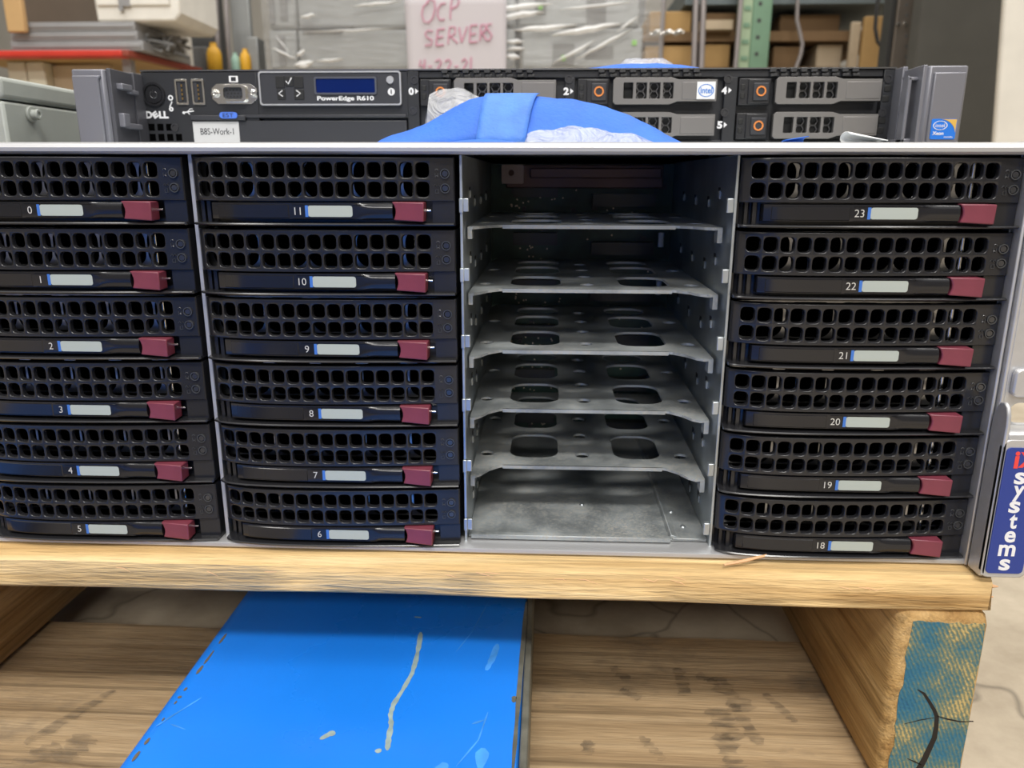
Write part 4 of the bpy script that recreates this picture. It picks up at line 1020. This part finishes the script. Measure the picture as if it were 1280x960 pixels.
for k, (py0, px0, px1, lab) in enumerate(((51, 12, 178, 'lowest grey flat server on the red shelf'), (39, 14, 172, 'middle grey flat server of the stack on the red shelf'), (27.5, 26, 170, 'topmost grey flat server of the stack on the red shelf'))):
    zz = at(90, py0, ys+20)[1]
    x0, x1 = at(px0, 50, ys+20)[0], at(px1, 50, ys+20)[0]
    o = obj('flat_server', MB().box(x0, x1, ys+20, ys+260, zt+1, zz).box(x0+4, x1-4, ys+17, ys+20, zt+7, zz-6), 'bg_grey', bevel=2.5, origin=((x0+x1)/2, ys+140, zt))
    tag(o, lab, 'server', 'flat servers on the red shelf'); zt = zz
zm = at(90, 39, ys+20)[1]
bgbox('cardboard_piece', 'tan cardboard standing at the left end of the flat servers', 'cardboard', (4, 26.5), (-25, 40), ys-4, 16, 'bg_tan')
bgbox('brown_carton', 'dark brown carton behind the flat servers', 'carton', (28, 126), (-40, 27), ys+265, 90, 'bg_brown', z0=zs1)
wm = thing('white_machine', 'white boxy machine standing on the flat servers', 'machine', (*[(lambda s: (s[0]+s[1])/2)(span(112, 232, 0, 30, ys+20))], ys+120, zt))
x0, x1, _, z1 = span(112, 222, -60, 30, ys+20)
q = MB(); q.prism([(x0, z1), (x0+7, zt+.5), (x1-14, zt+.5), (x1, zt+18), (x1, z1)], 'y', ys+22, ys+230); obj('body', q, 'bg_white', wm, bevel=5)
obj('front_cover', MB().box(x0+12, x1-20, ys+16, ys+24, zt+32, z1-6), 'bg_white', wm, bevel=3)
obj('button', MB().cyl((at(152, 11, ys+16)[0], ys+16, at(152, 11, ys+16)[1]), 'y', 5, -4, 16), 'bg_grey', wm)
obj('slot', MB().box(at(144, 4, ys)[0], at(158, 4, ys)[0], ys+13, ys+17, at(150, 6, ys)[1], at(150, -6, ys)[1]), 'bg_grey', wm)
bgbox('white_post', 'white post at the right end of the red shelf', 'post', (215, 233), (-20, 90), ys+304, 26, 'bg_white', z0=FL)
q = MB(); rnd = random.Random(3); x0, x1, z0_, z1_ = span(176, 214, 38, 70, ys+60)
for k in range(14):
    a = [(x0+(x1-x0)*rnd.random(), ys+45+130*rnd.random(), zs1+4+(z1_-zs1)*.8*rnd.random()) for _ in range(4)]; q.tube(a, 4.0, 6)
tag(obj('cable_heap', q, 'bg_mid', smooth=60, origin=((x0+x1)/2, ys+100, zs1)), 'tangled grey cables heaped beside the flat servers', 'cables')
bgbox('cream_box', 'cream box under the left part of the red shelf', 'box', (10, 33), (77, 110), ys+60, 150, 'bg_cream', z0=FL)
bgbox('cream_box', 'cream box right beside its twin under the red shelf', 'box', (34, 56), (77, 110), ys+60, 150, 'bg_cream', z0=FL)
bgbox('brown_board', 'brown wooden board leaning under the red shelf', 'board', (66, 138), (81, 110), ys+90, 20, 'bg_wood', z0=FL)

# --- tool bench between the shelf and the wrapped stack
yb_ = 1900
zb_ = at(285, 92, yb_)[1]
x0, x1 = at(236, 92, yb_)[0], at(323, 92, yb_)[0]
be = thing('bench', 'low dark bench carrying yellow and grey gear behind the slim server', 'bench', ((x0+x1)/2, yb_+120, FL))
obj('top', MB().box(x0, x1, yb_-60, yb_+260, zb_-20, zb_), 'bg_dark', be)
for x in (x0+12, x1-12):
    for yy in (yb_-50, yb_+250): obj('leg', MB().box(x-10, x+10, yy-10, yy+10, FL, zb_-20), 'bg_dark', be)
bgbox('dark_cabinet', 'tall dark grey cabinet right of the white machine', 'cabinet', (228, 262), (-60, 50), yb_+100, 90, 'bg_dark', z0=zb_)
bgbox('plum_box', 'dark plum box under the tall dark cabinet', 'box', (238, 258), (58, 90), yb_+10, 60, 'bg_mid', z0=zb_)
for i, (a, r, lab) in enumerate(((269, 7, 'left grey pipe standing on the bench'), (282, 6.2, 'right grey pipe standing on the bench'))):
    x, _ = at(a-2, 0, yb_); x2, _ = at(a+3, 88, yb_); 
    q = MB().tube([(x2, yb_+20, zb_), (x2-1, yb_+20, zb_+80), (x, yb_+20, zb_+260)], r, 12); q.tube([(x2, yb_+20, zb_), (x2, yb_+20, zb_+12)], r*1.5, 12)
    tag(obj('pipe', q, 'bg_pole', smooth=60, origin=(x2, yb_+20, zb_)), lab, 'pipe')
def bottle(q, x0, x1, za, zb):
    pass
def jug(label, px, py, m):
    x0, x1, za, zb = span(*px, *py, yb_-30); w = (x1-x0)/2; cx = (x0+x1)/2
    q = MB(); pr = [(w*.8, zb_), (w, zb_+6), (w, zb_+(zb-zb_)*.62), (w*.75, zb_+(zb-zb_)*.8), (w*.45, zb_+(zb-zb_)*.88), (w*.45, zb)]
    q.loft([[(cx+r*math.cos(a), yb_-30+w+r*math.sin(a), z) for a in [2*math.pi*i/20 for i in range(20)]] for r, z in pr], closed=True, caps=True)
    o = obj('plastic_jug', q, m, smooth=50, origin=(cx, yb_-30+w, zb_)); tag(o, label, 'jug', 'small coloured jugs on the bench')
    return o
jug('yellow plastic jug by the two grey pipes', (255, 273), (52, 90), 'bg_yellow')
jug('smaller yellow plastic jug beside the mint one', (298, 311), (60, 90), 'bg_yellow')
jug('mint green plastic jug on the bench', (287, 298), (65, 90), 'bg_mint')
bgbox('grey_sheet', 'pale grey flat panel standing behind the pipes', 'panel', (286, 310), (-30, 20), yb_+60, 20, 'bg_server', z0=zb_)
bgbox('grey_block', 'pale grey block on the right end of the bench', 'block', (309, 323), (46, 90), yb_-10, 60, 'bg_server', z0=zb_)

# --- wrapped stack of servers
yw = 1800
pl = thing('stack_pallet', 'pallet under the wrapped stack of grey servers', 'pallet', (-250, yw+195, FL))
for yy in (yw, yw+150, yw+300): obj('runner', MB().box(-700, 320, yy, yy+90, FL, 20), 'wood_low', pl)
obj('deck', MB().box(-705, 330, yw-10, yw+400, 20, 33), 'wood_low', pl)
tag(obj('equipment_crate', MB().box(-694, 262, yw+14, yw+380, 33.5, 431), 'bg_wood', bevel=4, origin=(-216, yw+195, 33.5)), 'wooden crate under the wrapped grey servers', 'crate')
cols = ((-694, -622, 'narrow'), (-614, -52, 'wide'), (-46, 262, 'middle'))
for c, (x0, x1, nm) in enumerate(cols):
    for k in (4, 5):
        za, zb = 32+100*k, 129+100*k
        pass
        off = [0, 6, -4, 3, 0, 5, -3][(k+c*2) % 7]
        t = thing('stacked_server', 'grey server, %s column of the wrapped stack, %s' % ({'narrow': 'left end', 'wide': 'paper covered', 'middle': 'right hand'}[nm], {4: 'just above the slim server lid', 5: 'the upper one'}[k]), 'server', ((x0+x1)/2, yw+195, za), 'servers in the wrapped stack')
        obj('case', MB().box(x0+off, x1+off, yw+12, yw+380, za, zb).box(x0+off+3, x1+off-3, yw+8, yw+12, za+5, zb-4), 'bg_server', t, bevel=3)
        if k in (4, 5):
            r = {('middle', 5): ((.13, .22, .3, .78, 1), (.55, .71, 0, .95, 0), ), ('middle', 4): ((.28, .46, .1, .62, 1), (.55, .78, .25, .55, 0), ('g', .93)), ('narrow', 4): ((.35, .6, .1, .85, 0),), ('narrow', 5): ((.1, .3, .1, .9, 0), (.5, .75, .2, .9, 0)), ('wide', 5): ((.02, .25, .02, .07, 0),), ('wide', 4): ((.02, .2, .9, .97, 0),)}.get((nm, k), ())
            w = x1-x0
            for e in r:
                if e[0] == 'g': obj('status_lamp', MB().box(x0+w*e[1], x0+w*e[1]+12, yw+3, yw+8, za+55, za+67), 'bg_led', t); continue
                a, b_, c0, c1, g = e
                obj('recess_shade', MB().box(x0+w*a, x0+w*b_, yw+4, yw+9, za+97*c0, za+97*c1), 'bg_mid', t)  # dark raised boxes stand in for the shade of recesses and gaps
                if g: obj('status_lamp', MB().box(x0+w*(a+b_)/2-5, x0+w*(a+b_)/2+5, yw+0, yw+5, za+97*c0+10, za+97*c0+22), 'bg_led', t)
            if nm == 'narrow' and k == 5: obj('red_tag', MB().box(x0+w*.75, x1-8, yw+3, yw+8, za+70, za+80), 'bg_pink', t)
M['wrap'] = film_mat('stretch wrap', .84, .12, (.8, .8, .8), 1.0, 5.5, (1.2, 1, 9))
rnd = random.Random(21); rows = []
for i in range(71):
    t = i/70
    pathx = [(-708, yw+395), (-714, yw+30), (-702, yw-8), (310, yw-8), (322, yw+40), (318, yw+395)]
    L_ = [0, .2, .23, .77, .8, 1]
    x = float(np.interp(t, L_, [p[0] for p in pathx])); yy = float(np.interp(t, L_, [p[1] for p in pathx]))
    rows.append([(x, yy-(1 if .23 < t < .77 else 0)*(5*abs(math.sin(z*.03+x*.008))*rnd.random()), z) for z in range(36, 660, 14)])
wr = obj('stretch_wrap', MB().loft(rows), 'wrap', smooth=60, origin=(-240, yw+300, 30))
tag(wr, 'clear stretch wrap around the stack of grey servers', 'plastic wrap')
# wrinkles of doubled film with their highlights put in as whiter film
q = MB(); rnd = random.Random(31)
def crease(px, py, px2, py2, w):
    q = MB()
    a, b_ = at(px, py, yw-16), at(px2, py2, yw-16); n = 8; r_ = []
    for i in range(n+1):
        t = i/n; x, z = a[0]+(b_[0]-a[0])*t, a[1]+(b_[1]-a[1])*t+rnd.uniform(-1.5, 1.5); ww = w*math.sin(math.pi*(t*.9+.05))
        r_.append([(x, yw-15, z-ww), (x, yw-18-rnd.random()*4, z), (x, yw-15, z+ww)])
    return q.loft(r_)
M['wrap_fold'] = film_mat('folded stretch wrap', .3, .15, (.95, .95, .95), .6, 40)
for c in ((600, 14, 690, 4, 7), (612, 24, 680, 15, 8), (640, 38, 720, 32, 7), (690, 44, 775, 30, 8), (632, 52, 655, 52, 6), (632, 62, 656, 60, 5), (632, 70, 650, 72, 7), (690, 80, 745, 50, 5), (720, 74, 790, 36, 5), (370, 70, 382, 62, 6), (368, 82, 392, 78, 9),
          (375, 22, 395, 18, 5), (395, 76, 430, 74, 4), (340, 60, 370, 74, 4), (345, 46, 362, 66, 3), (700, 12, 790, 2, 4), (770, 40, 800, 20, 4), (380, 40, 500, 36, 3), (440, 8, 500, 2, 4)): obj('film_fold', crease(*c), 'wrap_fold', wr, smooth=60)
# handwritten paper
yp = yw-32
x0, x1 = at(509, 42, yp)[0], at(633, 42, yp)[0]; zt_, zb2 = at(570, -12, yp)[1], at(570, 112, yp)[1]
ps = thing('paper_sign', 'white paper with pink handwriting taped to the wrapped stack', 'sign', ((x0+x1)/2, yp, zb2))
n = 14; q = MB(); q.loft([[(x0+(x1-x0)*i/n+(zb2-z)*.02*(1-i/n), yp+2*math.sin(i*.7), z) for z in np.linspace(zb2, zt_, 8)] for i in range(n+1)])
M['sign_paper'] = mat('sign paper', (.53, .50, .53), .8)
s = obj('sheet', q, 'sign_paper', ps, smooth=60); s.modifiers.new('gauge', 'SOLIDIFY').thickness = .0006
q = MB()
def pen(*strokes):
    for st in strokes:
        q.tube([(at(a, b_, yp-4)[0], yp-4, at(a, b_, yp-4)[1]) for a, b_ in st], 1.9, 5)
pen([(536, 2), (529, 8), (527, 18), (530, 27), (536, 28), (541, 22), (544, 10), (543, 1), (537, -1), (533, 3)],
    [(557, 4), (551, 5), (547, 12), (547, 20), (550, 25), (556, 24)],
    [(563, 24), (563, 12), (565, -4)], [(565, -3), (572, -4), (574, 2), (571, 8), (564, 11)],
    [(541, 39), (535, 38), (531, 42), (534, 47), (540, 50), (539, 56), (531, 57)],
    [(545, 57), (547, 37)], [(547, 37), (556, 36)], [(546, 47), (554, 46)], [(545, 57), (555, 56)],
    [(560, 55), (562, 34)], [(562, 34), (569, 34), (569, 42), (562, 46)], [(564, 46), (572, 54)],
    [(574, 34), (577, 53)], [(577, 53), (584, 33)],
    [(587, 53), (588, 32)], [(588, 32), (597, 31)], [(588, 43), (595, 42)], [(587, 53), (597, 52)],
    [(600, 51), (601, 31)], [(601, 31), (607, 31), (607, 38), (601, 42)], [(603, 42), (608, 50)],
    [(615, 30), (610, 30), (608, 35), (612, 40), (615, 44), (612, 50), (607, 50)],
    [(526, 75), (524, 82), (531, 82)], [(531, 74), (530, 92)], [(535, 83), (540, 83)],
    [(544, 77), (549, 74), (552, 78), (547, 86), (544, 91)], [(544, 91), (553, 90)], [(556, 77), (561, 74), (564, 78), (560, 86), (556, 91)], [(556, 91), (566, 90)],
    [(568, 83), (573, 83)], [(577, 77), (581, 73), (584, 77), (580, 85), (576, 91)], [(576, 91), (585, 90)], [(589, 71), (588, 91)])
M['pink_ink'] = mat('pink marker ink', (.60, .27, .38), .7)
obj('handwriting', q, 'pink_ink', ps, smooth=60)['label'] = 'pink handwriting'

# --- right: pallet rack, boxes
yr = 2200
xg0, xg1 = at(926, 40, yr)[0], at(963, 40, yr)[0]
pr_ = thing('pallet_rack', 'tall warehouse rack with a pale green punched upright', 'rack', ((xg0+xg1)/2, yr+400, FL))
xm = xg0+(xg1-xg0)*.36
q = MB().box(xg0, xm, yr+2, yr+70, FL, 1400); obj('upright_flange', q, 'bg_green_light', pr_, bevel=3)
q = MB(); q.box(xm, xg1, yr, yr+60, FL, 1400); up_ = obj('upright', q, 'bg_green', pr_, bevel=3)
for z in range(430, 800, 46): obj('punched_hole', MB().cyl(((xm+xg1)/2-8, yr-1, z), 'y', 6, 3, 14), 'bg_dark', up_)
for z in range(430, 800, 46): obj('embossing', MB().box(xg0+6, xm-6, yr-1.5, yr+2, z-18, z-6), 'bg_green', up_)
zsh = at(900, 44, yr+200)[1]; xr0, xr1 = at(795, 40, yr+200)[0], at(1105, 40, yr+200)[0]
obj('shelf_beam', MB().box(at(880, 40, yr)[0], at(921, 40, yr)[0], yr+60, yr+100, zsh-6, zsh+20), 'bg_wood', pr_)
obj('shelf_deck', MB().box(xr0, xr1, yr+100, yr+800, zsh-34, zsh-6), 'bg_box_dark', pr_)
zt2 = at(900, 14, yr+200)[1]
obj('shelf_deck', MB().box(at(850, 0, yr+200)[0], xr1+30, yr+100, yr+800, zt2, zt2+60), 'bg_slate', pr_)
zlo = at(900, 90, yr+200)[1]
obj('shelf_deck', MB().box(xr0, xr1, yr+90, yr+800, zlo-40, zlo), 'bg_box_dark', pr_)
for px in (797, 1100):
    x = at(px, 40, yr+700)[0]; obj('rear_post', MB().box(x-30, x+30, yr+740, yr+800, FL, 1400), 'bg_mid', pr_)
q = MB()
for px in (868.5, 878): 
    x, x2 = at(px+1.5, 0, yr-60)[0], at(px-1.5, 88, yr-60)[0]; q.tube([(x2-14, yr-60, FL), (x2, yr-60, at(px, 88, yr-60)[1]), (x, yr-60, at(px, 0, yr-60)[1]), (x+12, yr-60, 1100)], 8.5, 12)
o = obj('twin_pole', q, 'bg_pole', smooth=60, origin=(at(872, 88, yr-60)[0], yr-60, FL)); tag(o, 'pair of grey poles standing in front of the cardboard boxes', 'pole')
x = at(828, 40, yr-40)[0]
tag(obj('thin_pole', MB().tube([(x-6, yr-40, FL), (x, yr-40, 700), (x+3, yr-40, 1050)], 7, 10), 'bg_pole', smooth=60, origin=(x, yr-40, FL)), 'single thin grey pole left of the pair of poles', 'pole')
x = at(923, 40, yr-20)[0]
tag(obj('slim_rod', MB().tube([(x-9, yr-20, FL), (x, yr-20, 560), (x+3, yr-20, 1050)], 7, 10), 'bg_pole', smooth=60, origin=(x, yr-20, FL)), 'slim grey rod against the green upright', 'pole')
q = MB()
for px in (820, 834, 847):
    c = at(px, 41, yr-70); q.tube([(c[0]-11, yr-70, c[1]-6), (c[0], yr-76, c[1]), (c[0]+11, yr-70, c[1]+6)], [4, 8, 4], 10)
q.tube([(at(812, 44, yr-70)[0], yr-66, at(812, 42, yr-70)[1]), (at(855, 44, yr-70)[0], yr-66, at(855, 40, yr-70)[1])], 3.5, 8)
o = obj('chain_glints', q, 'chrome', pr_, smooth=60)  # chain bits; chrome lumps stand in for its three white glints
def carton(label, px, py, Y, dep, m, z0): return bgbox('cardboard_box', label, 'box', px, py, Y, dep, m, z0=z0+.8, group='cardboard boxes on the rack', bevel=4)
carton('tan cardboard box low on the rack behind the single thin pole', (806, 866), (57, 92), yr+110, 300, 'bg_box', zlo)
carton('tan cardboard box low on the rack right of the pair of poles', (880, 912), (55, 92), yr+115, 300, 'bg_box', zlo)
carton('tan cardboard box on the upper deck behind the single thin pole', (812, 864), (14, 44), yr+120, 250, 'bg_box', zsh-6)
carton('brown cardboard box on the upper deck left of the green upright', (882, 920), (16, 44), yr+125, 250, 'bg_box_dark', zsh-6)
carton('dark brown box low on the rack right of the green upright', (966, 1000), (58, 92), yr+120, 300, 'bg_box_dark', zlo)
carton('beige box low on the rack under the hanging cord', (1020, 1052), (55, 92), yr+130, 280, 'bg_wood', zlo)
carton('brown box on the upper deck right of the green upright', (975, 1050), (18, 40), yr+160, 250, 'bg_box_dark', zsh-6)
bgbox('timber_stick', 'upright tan wooden slat at the right of the rack', 'slat', (1062, 1074), (27, 92), yr+80, 18, 'bg_wood', z0=zlo-40)
bgbox('tan_board', 'wide tan board behind the dark post', 'board', (1078, 1110), (20, 95), yr+62, 22, 'bg_box', z0=FL)
q = MB(); q.tube([(at(a, b_, yr+40)[0], yr+40, at(a, b_, yr+40)[1]) for a, b_ in ((997, -30), (997, 0), (996, 25), (1000, 42), (1003, 55), (1001, 68), (996, 82), (990, 100))], 6, 8)
o = tag(obj('hanging_cord', q, 'bg_pole', smooth=60, origin=(at(997, 0, yr+40)[0], yr+40, 600)), 'grey cord hanging down the rack right of the green upright', 'cord')
q = MB(); q.tube([(at(a, b_, yr-10)[0], yr-10, at(a, b_, yr-10)[1]) for a, b_ in ((1102, -20), (1096, 10), (1094, 35), (1097, 52), (1104, 62), (1107, 50))], 6, 8)
tag(obj('hanging_cord', q, 'bg_dark', smooth=60, origin=(at(1098, 0, yr-10)[0], yr-10, 600)), 'black cable loop hanging beside the brown metal post', 'cord')
y_ = 1750
x0, x1, _, _ = span(1118, 1141, 0, 88, y_)
mp_ = thing('metal_post', 'brown grey slotted metal post beside the dark panel', 'post', ((x0+x1)/2, y_+25, FL))
obj('body', MB().box(x0, x1, y_, y_+40, FL, 1300), 'bg_post', mp_, bevel=3)
obj('dark_side', MB().box(x0-14, x0-1, y_+4, y_+50, FL, 1300), 'bg_dark', mp_, bevel=2)
q = MB()
for px, py in ((1122, 31), (1131, 30)): c = at(px, py, y_); q.cyl((c[0], y_, c[1]), 'y', 5.5, -5, 14, r2=3.5)
obj('post_glint', q, 'chrome', mp_, smooth=50)  # chrome studs shaped to put the bright glints on the post
q = MB()
for py in range(6, 90, 13): c = at(1133, py, y_); q.cyl((c[0], y_-.5, c[1]), 'y', 4, 1.5, 12)
obj('slot', q, 'bg_mid', mp_)
y_ = 1600
x0, x1, _, _ = span(1141, 1262, 0, 180, y_)
q = MB().box(x0, x1+60, y_, y_+45, FL, 1500)
dp = tag(obj('dark_partition', q, 'bg_panel', bevel=4, origin=((x0+x1)/2, y_+22, FL)), 'tall dark grey partition behind the right ear of the slim server', 'partition')
y_ = 900
(xa, za), (xb, zb) = at(1256, 0, y_), at(1243, 178, y_)
q = MB(); k = (xa-xb)/(za-zb)
q.prism([(xb+k*(FL-zb), FL), (xb+k*(1300-zb), 1300), (xa+400, 1300), (xa+400, FL)], 'y', y_, y_+10)
tag(obj('white_partition', q, 'bg_offwhite', bevel=3, origin=(xa+150, y_+30, FL)), 'off white upright partition at the right edge', 'partition')
c = at(1280, 148, y_)
# ================================================================== LIGHT
def area(name, loc, size, energy, col=(1, .97, .92), target=None):
    l = bpy.data.lights.new(name, 'AREA'); l.shape = 'RECTANGLE'; l.size, l.size_y = size; l.energy = energy; l.color = col
    o = bpy.data.objects.new(name, l); COL.objects.link(o); o.location = [v*.001 for v in loc]
    if target:
        o.rotation_euler = (Vector(target)-Vector(loc)).to_track_quat('-Z', 'Y').to_euler()
    return o
area('ceiling_lamp', (-300, -4300, 2800), (2.4, .5), 80, target=(0, 0, 0))
area('ceiling_lamp', (300, -1900, 2900), (1.6, .35), 85, target=(0, 0, 0))
area('ceiling_lamp', (-1400, -300, 3000), (.35, 1.3), 22)
area('ceiling_lamp', (1500, 200, 3000), (.35, 1.3), 22)
area('ceiling_lamp', (0, 1000, 3000), (1.3, .35), 18)
area('ceiling_lamp', (1600, 2200, 3000), (1.3, .35), 18)
W = bpy.data.worlds.new('World'); SC.world = W; W.use_nodes = True
nt = W.node_tree; bgN = nt.nodes['Background']; L = nt.links.new
tc = nt.nodes.new('ShaderNodeTexCoord'); sx = nt.nodes.new('ShaderNodeSeparateXYZ'); L(tc.outputs['Generated'], sx.inputs[0])
cr = nt.nodes.new('ShaderNodeValToRGB'); e = cr.color_ramp.elements
e[0].position = .0; e[0].color = (.12, .11, .10, 1); e[1].position = .92; e[1].color = (2.3, 2.25, 2.15, 1)
k = e.new(.5); k.color = (.25, .25, .245, 1); k2 = e.new(.72); k2.color = (.75, .74, .71, 1)
mr = nt.nodes.new('ShaderNodeMapRange'); mr.inputs[1].default_value = -1; mr.inputs[2].default_value = 1; L(sx.outputs[2], mr.inputs[0]); L(mr.outputs[0], cr.inputs[0]); L(cr.outputs[0], bgN.inputs[0])
bgN.inputs[1].default_value = .5

# ================================================================== CAMERA
cam = bpy.data.cameras.new('camera'); co = bpy.data.objects.new('camera', cam); COL.objects.link(co)
cam.sensor_fit = 'HORIZONTAL'; cam.sensor_width = 36; cam.lens = 36*FPX/1280; cam.clip_start = .01; cam.clip_end = 60
co.matrix_world = Matrix(((RT.x, UP.x, -FW.x, CAM[0]*.001), (RT.y, UP.y, -FW.y, CAM[1]*.001), (RT.z, UP.z, -FW.z, CAM[2]*.001), (0, 0, 0, 1)))
cam.dof.use_dof = True; cam.dof.focus_distance = .315; cam.dof.aperture_fstop = 16
SC.camera = co

# stand everything on the warehouse floor (z = 0)
for o in SC.objects:
    if '_o' in o: del o['_o']
    if o.parent is None: o.location.z += ZOFF*.001
vs_ = SC.view_settings; vs_.view_transform = 'Standard'; vs_.look = 'None'; vs_.gamma = 1; vs_.use_curve_mapping = False; vs_.exposure = 0
